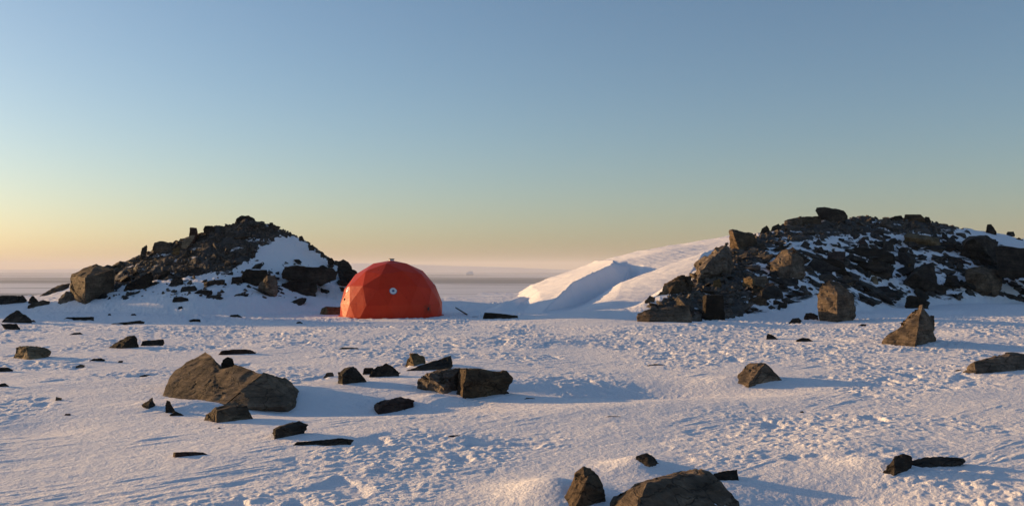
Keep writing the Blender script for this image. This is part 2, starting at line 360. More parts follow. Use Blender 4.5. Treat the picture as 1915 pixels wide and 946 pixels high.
# ---------------------------------------------------------------- wind-carved drift behind the right mound
def drift_height(X, Y):
    Xw = X + 0.25 * fbm(X / 3.0, Y / 4.0, 2, 41)
    g = np.interp(Xw, [-3, -1, 0, 0.7, 1.3, 3.3, 5.7, 8.56, 14.7, 22], [-1.2, -0.7, -0.2, 0.14, 0.50, 1.20, 1.98, 2.65, 3.6, 4.2])
    body = g * np.clip((Y - 33.0) / 7.0, 0, 1) ** 0.85 * (1 + 0.004 * (Y - 46))
    body = np.where(g < 0, g, body)
    body = body - 0.8 * np.maximum(X - np.interp(Y, RY[:10], RX[:10]) - 0.6, 0)
    cr = np.interp(Y + 0.25 * pnoise(Y / 0.8, X * 0, 6), [32, 33.5, 35.5, 37.5, 40, 42, 44, 46, 48, 50], [0.85, 1.12, 1.50, 1.98, 2.70, 3.34, 4.10, 5.00, 5.4, 5.6])
    d = X - cr                                                      # metres to the lee of the wind-cut lip
    lipz = body + 0.10 * np.exp(-np.maximum(-d, 0) / 0.5) * sstep(33, 38, Y)
    xf = np.interp(Y, [31, 33, 36, 41, 45, 48], [1.6, 1.9, 2.4, 3.35, 4.6, 5.6])
    wall = np.maximum(X - xf, 0)
    floor = 0.04 + 0.58 * np.minimum(wall, 1.7) + 0.36 * np.maximum(wall - 1.7, 0)
    floor = 0.03 + floor * np.clip((Y - 33.6) / 6.0, 0, 1)
    floor = floor - 0.8 * np.maximum(X - np.interp(Y, RY[:10], RX[:10]) + 0.0, 0)
    scoop = np.minimum(lipz, np.maximum(floor, lipz - 2.6 * np.maximum(d, 0)))
    back = sstep(43.4, 49.8, Y - 0.35 * (X - 5.0))
    z = np.where(d > 0, scoop * (1 - back) + body * back, lipz)
    # low lit hummock and the groove beside it, left of the nose
    q = (X + 0.12) - 0.10 * (Y - 38)
    z = np.maximum(z, 0.30 * np.exp(-(q / 0.42) ** 2) * sstep(33.5, 37, Y) * sstep(50, 43, Y))
    z = z - 0.5 * np.maximum(Y - 61, 0) ** 1.3
    z = z - 0.7 * sstep(33.2, 31.5, Y)
    return z
def build_drift():
    xs = np.arange(-2.2, 17.0, 0.05); ys = np.concatenate([np.arange(31.5, 52, 0.055), np.arange(52, 72, 0.16)])
    X, Y = np.meshgrid(xs, ys); X = X.ravel(); Y = Y.ravel(); Z = drift_height(X, Y)
    px, py = proj(X, Y, Z)                                          # scour hole in the back wall of the hollow
    hx = (px - 1187) / 13.0 + (py - 512) * 0.012; hy = np.abs(py - 512) / 17.0
    e = sstep(-1.05, -0.75, hx) * sstep(1.15, 0.2, hx) * sstep(1.1, 0.75, hy) * (Y < 54)
    Z = Z - 0.30 * e * (Y > 44.5)
    Z = Z + 0.035 * sstep(30, 34, Y) * fbm((X * .92 - Y * .39) / 0.9, (X * .39 + Y * .92) / 0.35, 4, 55) 
    wind = 0.030 * fbm((X * .93 + Y * .37) / 0.30, (-X * .37 + Y * .93) / 2.4, 4, 5)
    Z = Z + wind * (0.25 + 0.75 * sstep(47, 53, Y)) + 0.06 * sstep(52, 58, Y) * fbm(X / 1.1, Y / 0.8, 3, 25)
    me = grid_mesh("snow_drift", np.stack([X, Y, Z], -1), len(ys), len(xs))
    tag(link_mesh("snow_drift", me, DRIFT), kind="structure")
build_drift()

# ---------------------------------------------------------------- frozen sea, far coast, iceberg, haze
SEA_Z = -80.0
def flat_sheet(name, x0, x1, y0, y1, z, mat):
    me = bpy.data.meshes.new(name); me.from_pydata([(x0, y0, z), (x1, y0, z), (x1, y1, z), (x0, y1, z)], [], [(0, 1, 2, 3)])
    return link_mesh(name, me, mat)
m, nt, bs = new_mat("sea_ice")
pos = nt.nodes.new("ShaderNodeNewGeometry").outputs['Position']
mp = nt.nodes.new("ShaderNodeMapping"); mp.inputs['Scale'].default_value = (0.00045, 0.0042, 1); nt.links.new(pos, mp.inputs['Vector'])
n1 = noise_node(nt, mp.outputs[0], 1.0, 6, 0.62)
mp2 = nt.nodes.new("ShaderNodeMapping"); mp2.inputs['Scale'].default_value = (0.0002, 0.0007, 1); mp2.inputs['Location'].default_value = (0.3, 0.1, 0); nt.links.new(pos, mp2.inputs['Vector'])
n2 = noise_node(nt, mp2.outputs[0], 1.0, 3, 0.5)
sx = nt.nodes.new("ShaderNodeSeparateXYZ"); nt.links.new(pos, sx.inputs[0])
band = nt.nodes.new("ShaderNodeMapRange"); band.inputs['From Min'].default_value = 4300; band.inputs['From Max'].default_value = 4900; nt.links.new(sx.outputs[1], band.inputs['Value'])
band2 = nt.nodes.new("ShaderNodeMapRange"); band2.inputs['From Min'].default_value = 7600; band2.inputs['From Max'].default_value = 6600; nt.links.new(sx.outputs[1], band2.inputs['Value'])
bb = math_node(nt, 'MULTIPLY', math_node(nt, 'MULTIPLY', band.outputs[0], band2.outputs[0]), 0.17)
lead = math_node(nt, 'ADD', math_node(nt, 'ADD', n1.outputs[0], bb), math_node(nt, 'MULTIPLY', n2.outputs[0], 0.25))
lr = ramp(nt, lead, [(0.66, (0.66, 0.68, 0.75)), (0.72, (0.10, 0.14, 0.20))])
nt.links.new(lr.outputs[0], bs.inputs['Base Color']); bs.inputs['Roughness'].default_value = 0.7; bs.inputs['Specular IOR Level'].default_value = 0.15
tag(flat_sheet("frozen_sea", -30000, 30000, -3000, 40000, SEA_Z, m), kind="structure")

def build_far_hill():
    prof = [(-1500,518),(-600,512),(0,505),(300,500),(520,495),(670,492),(760,494),(830,496.5),(930,499),(1050,504),(1150,508),(1260,513),(1500,514.5)]
    D = 17000.0; xs = np.linspace(-1500, 1500, 420); pr = np.array(prof, float)
    top = np.interp(xs, pr[:, 0], pr[:, 1]); X = (xs - 957.5) / FPX * D; Zt = CAM_H + (EYE_PY - top) / FPX * D
    Zt = np.maximum(Zt + 5 * fbm(X / 500, X * 0, 4, 3), SEA_Z - 3)
    rows = []
    for t, k in ((-2500, 0.0), (-1500, 0.35), (-700, 0.75), (0, 1.0), (1500, 1.0), (4000, 0.0)):
        Z = SEA_Z - 4 + (Zt - SEA_Z + 4) * k; rows.append(np.stack([X * (1 + t / D * 0.3), np.full(X.shape, D + t) + 300 * pnoise(X / 900, X * 0 + t, 2), Z], -1))
    tag(link_mesh("distant_hill", grid_mesh("distant_hill", np.concatenate(rows), len(rows), len(xs)), DRIFT), kind="structure")
build_far_hill()
# ---------------------------------------------------------------- rocks
def refine(bm, target, maxit=6):
    for _ in range(maxit):
        es = [e for e in bm.edges if e.calc_length() > target]
        if not es: break
        bmesh.ops.subdivide_edges(bm, edges=es, cuts=1)
        bmesh.ops.triangulate(bm, faces=[f for f in bm.faces if len(f.verts) > 3])
        if len(bm.verts) > 6000: break
def weather(bm, size, seed, rough=1.0, axis=None):
    off = Vector((seed * 3.7, seed * 1.3, seed * 5.1)); bm.normal_update()
    if axis is None: axis = Vector((0.25, -0.15, 1)).normalized()
    new = {}
    for v in bm.verts:
        p = v.co; q = p / size
        n = mnoise.noise(q * 1.9 + off) * 0.038 + mnoise.noise(q * 5.3 + off) * 0.026 + mnoise.noise(q * 12.0 + off) * 0.016
        c = mnoise.cell(q * 3.2 + off + Vector((mnoise.noise(q * 4 + off), mnoise.noise(q * 4 - off), 0)) * 0.35) * 0.030
        s = q.dot(axis) * 9 + mnoise.noise(q * 1.5 + off) * 1.2                       # bedding ledges
        led = (mnoise.cell(Vector((math.floor(s) * 1.0 + 0.5, seed, 0.5))) - 0.5) * 0.05 * (1 - abs(v.normal.dot(axis)))
        new[v] = p + v.normal * size * rough * (n + c + led - 0.02)
    for v, c in new.items(): v.co = c
def finish(bm, name, angle=28):
    bmesh.ops.recalc_face_normals(bm, faces=bm.faces)
    me = bpy.data.meshes.new(name); bm.to_mesh(me); bm.free()
    for p in me.polygons: p.use_smooth = True
    me.set_sharp_from_angle(angle=math.radians(angle))
    return me
def hull(points):
    bm = bmesh.new()
    for p in points: bm.verts.new(p)
    r = bmesh.ops.convex_hull(bm, input=bm.verts[:])
    dead = [g for g in set(r['geom_interior'] + r['geom_unused']) if isinstance(g, bmesh.types.BMVert)]
    if dead: bmesh.ops.delete(bm, geom=dead, context='VERTS')
    bmesh.ops.dissolve_limit(bm, angle_limit=math.radians(3), verts=bm.verts[:], edges=bm.edges[:])
    bmesh.ops.triangulate(bm, faces=bm.faces[:])
    return bm
ROCKSPOTS = []
def rock(name, label, cat, mat, outline, front='', depth=0.7, lean=0.35, rough=1.0, D=None, sink=0.25, group=None, axis=None, absd=None):
    seed = len(ROCKSPOTS) + 1
    if isinstance(D, tuple):
        D = G(D[0], D[1])[1] + D[2]
    rings = [[tuple(float(a) for a in q.split(',')) for q in ring.split()] for ring in outline.split('/')]
    fr = [[tuple(float(a) for a in q.split(',')) for q in ring.split()] for ring in front.split('/')] if front else []
    allp = [q for r in rings for q in r]
    bot = max(allp, key=lambda q: q[1])
    if D is None:
        g = G(bot[0], bot[1]); D = g[1] if g is not None else 40.0
    w0 = (max(q[0] for q in allp) - min(q[0] for q in allp)) / FPX * D
    h0 = (bot[1] - min(q[1] for q in allp)) / FPX * D
    size = max(min(w0, 2.2 * h0), h0, 0.06)
    base = None; total = None
    for k, ring in enumerate(rings):
        Dk = D
        yb = max(q[1] for q in ring); yt = min(q[1] for q in ring)
        w = (max(q[0] for q in ring) - min(q[0] for q in ring)) / FPX * Dk
        h = max((yb - yt) / FPX * Dk, 0.02); sz = max(min(w, 2.2 * h), h)
        cx = sum(q[0] for q in ring) / len(ring); cy = sum(q[1] for q in ring) / len(ring)
        pts = []
        for (x, y, *ex) in (ring if absd else []):
            a = P(x, y, ex[0]); pts.append(a); pts.append(a + np.array(absd))
        for (x, y, *ex) in ([] if absd else ring):
            t = (yb - y) / max(yb - yt, 1e-6); d = Dk + lean * sz * t + 0.06 * sz + (ex[0] * sz if ex else 0)
            pts.append(P(x, y, d))
            if t < 0.35:
                a = P(x, y, d).copy(); a[2] -= sink * h + 0.03; pts.append(a)
            a = P(cx + (x - cx) * 0.82, cy + (y - cy) * 0.85, Dk + depth * sz + (ex[0] * sz if ex else 0))
            pts.append(a)
            if t < 0.5:
                b = a.copy(); b[2] -= sink * h + 0.05 + depth * sz * 0.06; pts.append(b)
        if k < len(fr):
            for (x, y, f) in fr[k]:
                q_ = P(x, y, Dk + (f * 1.6 if f < 0 else f) * sz); pts.append(q_)
                if (yb - y) / max(yb - yt, 1e-6) < 0.25:
                    q2 = q_.copy(); q2[2] -= sink * h + 0.03 + 0.05 * sz; pts.append(q2)
        bm = hull([tuple(p) for p in pts])
        refine(bm, max(sz, size * 0.5) / (15 if size > 0.25 else 9))
        weather(bm, sz * 0.8, seed + k * 0.37, rough, axis)
        me = bpy.data.meshes.new('tmp'); bm.to_mesh(me); bm.free()
        if total is None: total = bmesh.new()
        total.from_mesh(me); bpy.data.meshes.remove(me)
    c = P(bot[0], bot[1], D); xs = [v.co.x for v in total.verts]; ys = [v.co.y for v in total.verts]
    o = Vector(((min(xs) + max(xs)) / 2, (min(ys) + max(ys)) / 2, float(c[2])))
    for v in total.verts: v.co -= o
    me = finish(total, name)
    ob = link_mesh(name, me, ROCK[mat], loc=o)
    tag(ob, label, cat, group or "rocks lying about on the snow")
    ROCKSPOTS.append((round(o.x, 2), round(o.y, 2), round(max(xs) - min(xs), 2)))
    return ob

GL = "rocks of the left mound"; GR = "rocks of the right mound"
# ---- foreground and middle ground
rock('boulder', 'broad tan tilted slab boulder with a dark right end, largest rock on the left snow', 'boulder', 'b',
 '302,742,12.0 316,704,12.56 326,690,12.76 384,657,13.07 398,668,12.7 412,690,12.3 400,742,11.5 345,745,11.72/345,745,11.72 400,690,12.35 440,682,12.2 492,697,11.79 455,725,11.5 418,757,11.2 385,752,11.5/418,758,11.2 455,725,11.5 492,697,11.8 532,706,12.3 546,716,12.2 553,735,11.9 545,752,11.5 530,760,11.2 462,761,11.12',
 '', rough=0.45, absd=(0.12, 0.40, -0.30))
rock('rock', 'dark wedge-shaped rock with an ochre left face propped under the tan slab boulder', 'rock', 'b',
 '383,786 386,775 403,760 462,757 476,787', '404,788,-0.25 405,766,-0.1', depth=0.6, rough=0.7)
rock('stone', 'small dark nub of stone on the upper edge of the tan slab boulder', 'stone', 'd', '412,688 416,672 426,667 436,670 440,690', '', D=15.2-2.4, sink=0.6)
rock('stone', 'reddish dark stone lying behind the nub on the tan slab boulder', 'stone', 'r', '432,698 436,682 452,686 464,697 462,702', '', D=13.1, sink=0.6)
rock('stone', 'pointed black stone left of the tan slab boulder, leftmost of two', 'stone', 'd', '264,756 276,749 285,743 290,756 284,765 272,764', '277,760,-0.2')
rock('stone', 'upright black pointed stone in the snow between the slab boulder and its leftmost companion', 'stone', 'd', '308,762 311,748 318,750 328,768 322,775 311,773', '')
rock('stone', 'low flat black stone lying against the upright pointed black stone', 'stone', 'd', '317,776 326,767 336,771 346,778 330,780', '')
rock('rock_slab', 'thin dark arched slab on the snow just behind the tan slab boulder', 'rock slab', 'r', '407,664 414,655 440,653 466,653 480,659 445,664', '412,664,-0.1')
rock('rock', 'dark oblong rock half buried below the right end of the tan boulder', 'rock', 'd', '508,819 509,802 540,789 560,786 577,794 568,807 530,819', '514,802,-0.15 512,820,-0.2', sink=0.5)
rock('rock_slab', 'long thin half-buried dark slab below the oblong rounded rock', 'rock slab', 'd', '540,836 556,826 600,822 640,818 663,822 655,829 600,832', '', rough=0.6)
rock('rock_slab', 'low rectangular reddish-dark slab alone on the smooth lower left snow', 'rock slab', 'r', '323,856 324,845 360,844 380,845 390,850 376,855', '327,856,-0.1 328,846,-0.05', rough=0.35)
rock('rock', 'round-topped dark brown rock with a reddish left end below the log-shaped block', 'rock', 'r', '697,774 697,758 712,748 750,740 777,748 777,760 735,773 722,775', '710,757,-0.1 706,776,-0.2')
rock('stone', 'small grey stone barely out of the blue-shaded snow left of the round-topped brown rock', 'stone', 's', '588,768 605,763 618,757 631,763 630,770', '')
rock('boulder', 'long dark log-shaped block of rock with a bright sunlit left end', 'boulder', 'b', '850,741 852,712 858,688 905,688 946,695 959,707 958,722 945,735 900,742', '866,742,-0.3 868,712,-0.3 872,688,-0.1', depth=0.7, rough=0.7)
rock('boulder', 'crumbly brown block with vertical ribs joined to the left of the log-shaped block', 'boulder', 'b', '778,722 780,708 796,695 825,690 862,686 862,728 830,732 800,726', '800,700,-0.15 830,726,-0.3', depth=0.6, lean=0.2, rough=1.2)
rock('stone', 'small dark stone in the bright snow under the crumbly ribbed block', 'stone', 'd', '814,732 818,724 836,722 838,730 826,736', '', D=None)
rock('rock', 'grey brown rounded rock, left end of the loose row behind the log-shaped block', 'rock', 's', '630,716 632,695 646,687 662,682 672,695 685,712 672,718 640,719', '640,700,-0.15 640,718,-0.2')
rock('rock', 'dark hump-backed rock in the row between the grey rounded rock and the leaning slab', 'rock', 'd', '690,705 694,692 706,683 722,677 735,684 750,696 745,699 712,707', '', sink=0.5)
rock('stone', 'small black stone tucked between the grey rounded rock and the dark hump-backed rock', 'stone', 'd', '678,698 681,687 698,687 703,697 690,702', '')
rock('stone', 'small low stone just left of the grey brown rounded rock', 'stone', 'b', '604,705 610,697 622,695 625,702 612,706', '')
rock('rock', 'pyramid-shaped rock with a bright left face standing behind the leaning slab', 'rock', 'o', '757,684 766,660 780,660 794,667 797,678 790,684', '774,683,-0.25 768,661,0.0')
rock('rock_slab', 'long pale-edged slab leaning up to the right behind the log-shaped block', 'rock slab', 's', '752,695 800,678 836,665 844,664 848,684 836,687 810,690 770,695', '', lean=0.8, rough=0.5)
rock('stone', 'thin dark sliver of stone on the snow below and in front of the orange dome', 'stone', 'd', '632,653 640,649 668,650 672,653', '', rough=0.5)
rock('rock', 'dark triangular rock with a peak, paired with a flat slab on the left snow', 'rock', 'd', '201,650 222,637 240,626 252,625 258,634 258,651 230,652', '225,651,-0.15')
rock('rock_slab', 'dark flat slab lying right against the peaked triangular rock', 'rock slab', 'd', '262,648 266,637 306,634 308,642 275,648', '', rough=0.4)
rock('rock', 'low two-toned rock, ochre on its left side, near the left edge of the snow', 'rock', 'o', '24,668 30,648 58,645 86,650 99,657 80,667 50,671', '54,671,-0.3 48,648,-0.05')
rock('rock', 'dark peaked rock at the far left, the upper one of two touching rocks', 'rock', 'd', '2,603 12,590 34,579 42,586 60,598 30,602', '', sink=0.5)
rock('rock', 'dark low rock at the far left, the lower one of two touching rocks', 'rock', 'd', '1,606 14,604 32,605 38,614 20,618', '')
rock('stone', 'dark low stone cut by the left picture edge below the two-toned rock', 'stone', 'd', '-8,697 -4,687 14,686 25,692 18,697', '')
rock('stone', 'small dark stone cut by the left picture edge, lowest one there', 'stone', 'd', '-10,726 -4,718 10,716 18,722 8,726', '')
rock('stone', 'thin dark arched stone on the snow under the peaked triangular rock', 'stone', 'd', '161,677 175,670 190,669 198,673 180,677', '')
rock('stone', 'tiny brown stone just left of and below the thin arched stone', 'stone', 'b', '141,685 150,680 160,683 150,687', '')
rock('stone', 'tiny dark stone alone right of the thin arched stone', 'stone', 'd', '219,679 222,674 230,674 229,679', '')
rock('stone', 'flat dark flake of stone left of the tan slab boulder, level with its top', 'stone', 'd', '261,703 270,700 282,701 280,704', '')
rock('stone', 'tiny brown stone alone on the left snow below the thin arched stone', 'stone', 'b', '103,749 104,741 116,744 115,748', '')
rock('stone', 'tiny reddish stone alone on the smooth snow left of the pointed black stones', 'stone', 'r', '120,777 122,773 132,773 132,777', '', rough=0.5)
rock('rock_slab', 'long thin dark slab on the shaded snow below the big block of the left mound', 'rock slab', 'd', '116,598 125,593 150,595 176,592 176,600 158,599 130,599', '', rough=0.7)
rock('rock_slab', 'dark stick-like slab right of the long thin slab on the left shaded snow', 'rock slab', 'd', '208,605 240,602 262,599 271,602 268,606 250,604', '', rough=0.6)
rock('rock_slab', 'low grey stone lens in the blue-shaded snow above the peaked triangular rock', 'rock slab', 's', '126,627 138,622 150,621 158,627', '', rough=0.5)
rock('rock_slab', 'small dark flat slab left of the dome, in the first sunlit snow', 'rock slab', 'd', '352,599 362,596 374,597 376,602 360,602', '', rough=0.5)
rock('rock', 'long low rock with a tan left end touching the left side of the dome', 'rock', 'o', '596,586 600,576 610,573 650,574 652,587 612,589', '612,589,-0.2 611,574,-0.1', D=33.2, sink=0.6)
rock('rock_slab', 'dark plank-like slab lying on the shaded snow right of the dome', 'rock slab', 'd', '903,593 906,584 925,585 968,590 969,595 930,595', '', rough=0.4)
rock('rock', 'tall pyramid-shaped brown rock with a sunlit left face on the right snow', 'rock', 'b', '1645,638 1660,625 1690,601 1716,572 1724,570 1746,595 1755,638 1735,642 1680,645',
 '1722,585,-0.05 1712,643,-0.25 1725,572,0.2', depth=0.6, lean=0.5, rough=0.8)
rock('stone', 'small dark stone peeping out behind the right edge of the tall pyramid rock', 'stone', 'd', '1738,600 1740,589 1747,590 1748,602', '', D=25.6, sink=1.5)
rock('rock', 'dark low pyramid rock with snow drifted up its left slope, mid right', 'rock', 'b', '1366,714 1392,692 1398,679 1412,676 1432,678 1450,695 1467,712 1420,716', '1430,678,0.2 1400,716,-0.2', depth=0.7, lean=0.6)
rock('boulder', 'broad dark boulder with a tan left nose at the right picture edge', 'boulder', 'b', '1800,698 1804,686 1822,674 1860,664 1884,660 1945,658 1965,698 1880,699', '1825,698,-0.1 1822,676,0.0', depth=0.5, rough=0.8)
rock('stone', 'thin reddish slab poking out under the nose of the broad boulder at the right edge', 'rock slab', 'r', '1770,699 1790,691 1806,690 1808,698', '', rough=0.6)
rock('stone', 'small black stone with an upright left corner on the snow below the right mound', 'stone', 'd', '1432,635 1435,622 1446,627 1456,634', '')
rock('rock_slab', 'thin reddish sliver of slab behind the small black cornered stone', 'rock slab', 'r', '1450,632 1470,629 1494,629 1494,633', '', rough=0.4, D=22.2)
rock('rock_slab', 'thin low black slab right of the small black cornered stone', 'rock slab', 'd', '1488,636 1500,631 1512,632 1520,637 1505,639', '', rough=0.5)
rock('stone', 'tiny flat dark stone between the cornered black stone and the tall pyramid rock', 'stone', 'r', '1600,611 1610,606 1622,606 1614,611', '')
rock('rock', 'dark blunt rock with a low tail of shaded snow at the lower right', 'rock', 'd', '1652,884 1662,868 1672,851 1688,848 1703,852 1710,866 1700,880 1672,888', '1672,886,-0.15', sink=0.5)
rock('rock_slab', 'long dark low slab trailing right from the blunt rock at the lower right', 'rock slab', 's', '1688,880 1700,862 1730,854 1770,853 1802,855 1808,861 1760,870 1720,877', '', D=(1672,888,0.12), sink=0.8, rough=0.6)
rock('rock', 'brown peaked rock with snow piled on its left at the bottom edge', 'rock', 'b', '1045,950 1060,925 1078,905 1072,885 1090,871 1106,872 1120,888 1136,925 1128,948', '1095,905,-0.15 1075,948,-0.25', depth=0.7, lean=0.4, D=6.45)
rock('boulder', 'big dark hump-backed boulder at the bottom edge, nearest rock of all', 'boulder', 'b', '1130,952 1145,925 1190,900 1262,877 1300,872 1330,880 1352,905 1385,935 1392,960 1250,965', '1190,945,-0.25 1210,903,0.0', depth=0.6, lean=0.8, D=6.15, rough=0.7)
rock('rock', 'dark grey rock close behind the right shoulder of the big hump-backed boulder', 'rock', 's', '1328,902 1334,884 1352,879 1378,877 1385,902 1360,905', '', depth=0.6, rough=0.6)
rock('rock', 'small brown rock with a cap of snow behind the big hump-backed boulder', 'rock', 's', '1180,870 1190,850 1208,845 1220,850 1238,868 1215,872', '1215,871,-0.1')
rock('stone', 'thin brown stone lightly buried in the middle of the foreground snow', 'stone', 'r', '1122,782 1140,777 1160,778 1164,783', '', rough=0.5)
rock('stone', 'thin reddish stone lightly buried right of the sunlit snow centre', 'stone', 'r', '1210,683 1225,680 1244,682 1238,685', '', rough=0.5)
rock('stone', 'small low brown stone alone on the smooth snow below the round-topped brown rock', 'stone', 'r', '832,820 842,813 862,813 870,819 850,821', '')
rock('stone', 'tiny black stone right of the log-shaped block', 'stone', 'd', '980,746 985,743 1000,744 1001,748', '')
rock('stone', 'small flat stone on the blue snow below the two-humped rock', 'stone', 's', '332,577.5 334,573.333 340,572.5 344,577.5', '')
rock('stone', 'tiny dark stone on the snow under the left end of the left mound', 'stone', 'd', '57,602 58.6667,598.667 63.6667,598 67,602', '')
rock('stone', 'thin dark stone flake just left of and before the dome', 'stone', 'd', '553,605 555.333,601.667 562.333,601 567,605', '')
rock('stone', 'tiny dark stone on the snow below the long down-pointing boulder', 'stone', 'd', '201,590 202.333,586.667 206.333,586 209,590', '')
rock('stone', 'small grey stone on the blue snow left of the two-humped rock', 'stone', 's', '244,590 246,586.667 252,586 256,590', '')
rock('stone', 'thin dark stone sliver in the first sunlit snow right of the small dark flat slab', 'stone', 'd', '427,592.5 431.333,588.333 444.333,587.5 453,592.5', '')
rock('stone', 'tiny brown stone alone on the smooth lower right snow', 'stone', 'b', '1495.5,772 1497,768.667 1501.5,768 1504.5,772', '')
rock('stone', 'tiny dark stone on the smooth snow below the ochre-faced wedge rock', 'stone', 'd', '406.5,801.5 407.667,799 411.167,798.5 413.5,801.5', '')
# ---- left mound
rock('boulder', 'big square-ended block with a sunlit tan end at the left foot of the left mound', 'boulder', 'b',
 '130,540 129,520 133,512 160,501 180,493 198,498 214,508 215,540 200,549 158,557 150,557', '158,557,-0.40 159,519,-0.34 212,503,0.0', depth=0.8, lean=0.3, rough=0.55, group=GL)
rock('rock', 'dark rock with an ochre edge under the square-ended block of the left mound', 'rock', 'b', '106,568 112,552 124,545 150,550 148,560 130,567', '112,569,-0.2', group=GL)
rock('rock_slab', 'thin dark slab ramp left of the square-ended block', 'rock slab', 'b', '68,556 90,543 118,531 131,529 131,545 100,552', '', lean=0.8, group=GL, rough=0.8)
rock('rock', 'dark low rock at the far left end, cut by the picture edge', 'rock', 'd', '-15,566 -10,556 5,553 30,552 38,557 18,563 8,570', '', group=GL)
rock('rock', 'dark low rock with a round top, second from the left end of the left mound', 'rock', 'd', '17,566 22,556 42,551 52,561 40,567', '', group=GL)
rock('stone', 'small peaked dark stone between the low round rocks and the slab ramp', 'stone', 'd', '52,565 58,554 62,552 72,563 66,567', '', group=GL)
rock('rock_slab', 'flat brown topped slab in front of the slab ramp', 'rock slab', 'b', '52,573 60,565 80,561 95,563 92,570 65,575', '', lean=0.8, group=GL)
rock('boulder', 'long dark boulder pointing down to the left at the foot of the scree', 'boulder', 'd', '231,542 240,530 262,520 282,508 290,518 284,530 262,540 245,545', '', group=GL)
rock('rock', 'dark block at the foot of the scree, above and right of the long down-pointing boulder', 'rock', 'd', '292,528 296,515 322,510 326,520 312,527', '', group=GL)
rock('rock', 'dark rounded block beside the snow, third along the foot of the scree', 'rock', 's', '312,537 322,524 342,520 344,530 330,535', '', group=GL)
rock('boulder', 'dark broad boulder at the lower right of the scree', 'boulder', 'd', '330,522 340,508 358,500 376,500 380,514 360,520', '', group=GL)
rock('rock', 'low dark rock with a pale slanted front edge on the snow below the scree', 'rock', 's', '336,547 340,536 365,533 370,541 345,545', '', group=GL)
rock('rock', 'flat dark rock right of the pale-edged rock on the left mound snow', 'rock', 'd', '362,548 372,542 396,542 398,548 380,553', '', group=GL)
rock('rock', 'dark two-humped rock on the lowest snow of the left mound', 'rock', 'd', '322,564 325,555 340,554 352,558 354,565', '', group=GL)
rock('rock_slab', 'flat grey slab right of the two-humped rock', 'rock slab', 's', '384,560 386,552 410,551 419,557 402,562', '', group=GL)
rock('rock', 'flat-topped dark block, upper middle of the rock cluster at the mound foot', 'rock', 'd', '452,532 453,510 460,504 500,504 503,518 480,531', '', group=GL, rough=0.6)
rock('rock', 'dark low block at the left end of the rock cluster at the mound foot', 'rock', 'd', '431,532 434,518 452,517 454,533', '', group=GL, rough=0.6)
rock('boulder', 'grey leaning boulder left of the stacked slabs at the mound foot', 'boulder', 'b', '480,548 485,530 500,515 515,513 520,530 519,554 500,554', '500,524,-0.1 512,552,-0.15', group=GL)
rock('boulder', 'wide dark overhanging slab, the upper one of the stack by the snow patch', 'boulder', 'd', '526,518 530,499 548,496 575,499 600,500 622,503 633,508 628,519 606,529 580,528 548,523', '', D=(560,551,0.30), lean=0.2, sink=0.05, group=GL, rough=1.0, depth=0.8)
rock('boulder', 'square dark block under the wide overhanging slab', 'boulder', 'd', '525,551 526,530 540,524 575,523 592,528 592,547 570,550 545,553', '', D=(560,551,0.0), lean=0.2, group=GL, rough=1.0)
rock('rock_slab', 'long flat dark slabs at the mound foot left of the dome', 'rock slab', 'd', '594,549 600,543 616,535 642,537 652,543 650,550', '',  group=GL, rough=0.8)
rock('stone', 'rounded small stone on top of the wide overhanging slab', 'stone', 'd', '594,502 598,497 604,495 612,500 612,504', '', D=(560,551,0.9), sink=0.4, group=GL)
rock('rock', 'grey fish-shaped rock on the blue snow below the stacked slabs', 'rock', 's', '537,567 552,562 565,555 575,557 572,564 556,572 548,569', '', group=GL)
rock('rock', 'low dark rock on the snow below the leaning grey boulder', 'rock', 'd', '432,552 445,549 466,549 462,556 448,556', '', group=GL)
rock('boulder', 'blocky dark cap rock on the summit of the left mound', 'boulder', 'd', '438,417 442,409 452,403 466,403 477,409 480,418', '', D=40.0, sink=0.6, group=GL)
rock('rock', 'square dark block standing on the left skyline of the left mound', 'rock', 'r', '353,441 355,425 368,426 370,436 364,443', '', D=39.5, sink=0.6, group=GL, rough=0.6)
rock('rock_slab', 'yellowish leaning slab below the square skyline block', 'rock slab', 'o', '338,460 340,453 356,440 365,440 362,448 348,460', '', D=38.6, sink=0.2, group=GL, rough=0.5)
rock('stone', 'small yellowish stone just below the yellowish leaning slab', 'stone', 'o', '322,472 325,464 336,463 336,472', '', D=37.9, sink=0.3, group=GL)
rock('rock', 'low brown hump on the left skyline, lower than the square block', 'rock', 'b', '284,464 288,453 302,449 318,455 322,466', '', D=39.5, sink=0.6, group=GL)
rock('stone', 'thin pointed stone leaning on the skyline above the square-ended block', 'stone', 'd', '262,474 266,464 274,457 276,462 272,472', '', D=39.5, sink=0.6, group=GL)
rock('stone', 'flat stone jutting from the skyline between the square block and the summit', 'stone', 'd', '380,428 383,422 398,422 402,430', '', D=39.7, sink=0.8, group=GL)
rock('stone', 'small dark stone on the skyline just right of the summit cap rock', 'stone', 'd', '502,424 504,416 510,416 513,424', '', D=39.8, sink=0.8, group=GL)
rock('boulder', 'black knobbly rock on the low right end of the left mound above the dome', 'boulder', 'd', '630,500 634,488 642,484 652,490 658,498 660,512 640,512', '', D=38.7, sink=0.6, group=GL)
rock('boulder', 'dark rock sloping down behind the left side of the dome', 'boulder', 'd', '640,510 655,501 668,508 676,522 660,530', '', D=37.4, sink=0.6, group=GL)
for px, py, w, h in ((583,460,11,5),(603,474,8,4),(619,485,12,6),(563,443,9,4)):
    rock('stone', 'small dark stone in the row down the right skyline of the left mound', 'stone', 'd', f'{px-w/2},{py+h/2} {px-w/3},{py-h/3} {px+2},{py-h/2} {px+w/2},{py+h/2}', '', D=39.3, sink=0.8, group=GL)
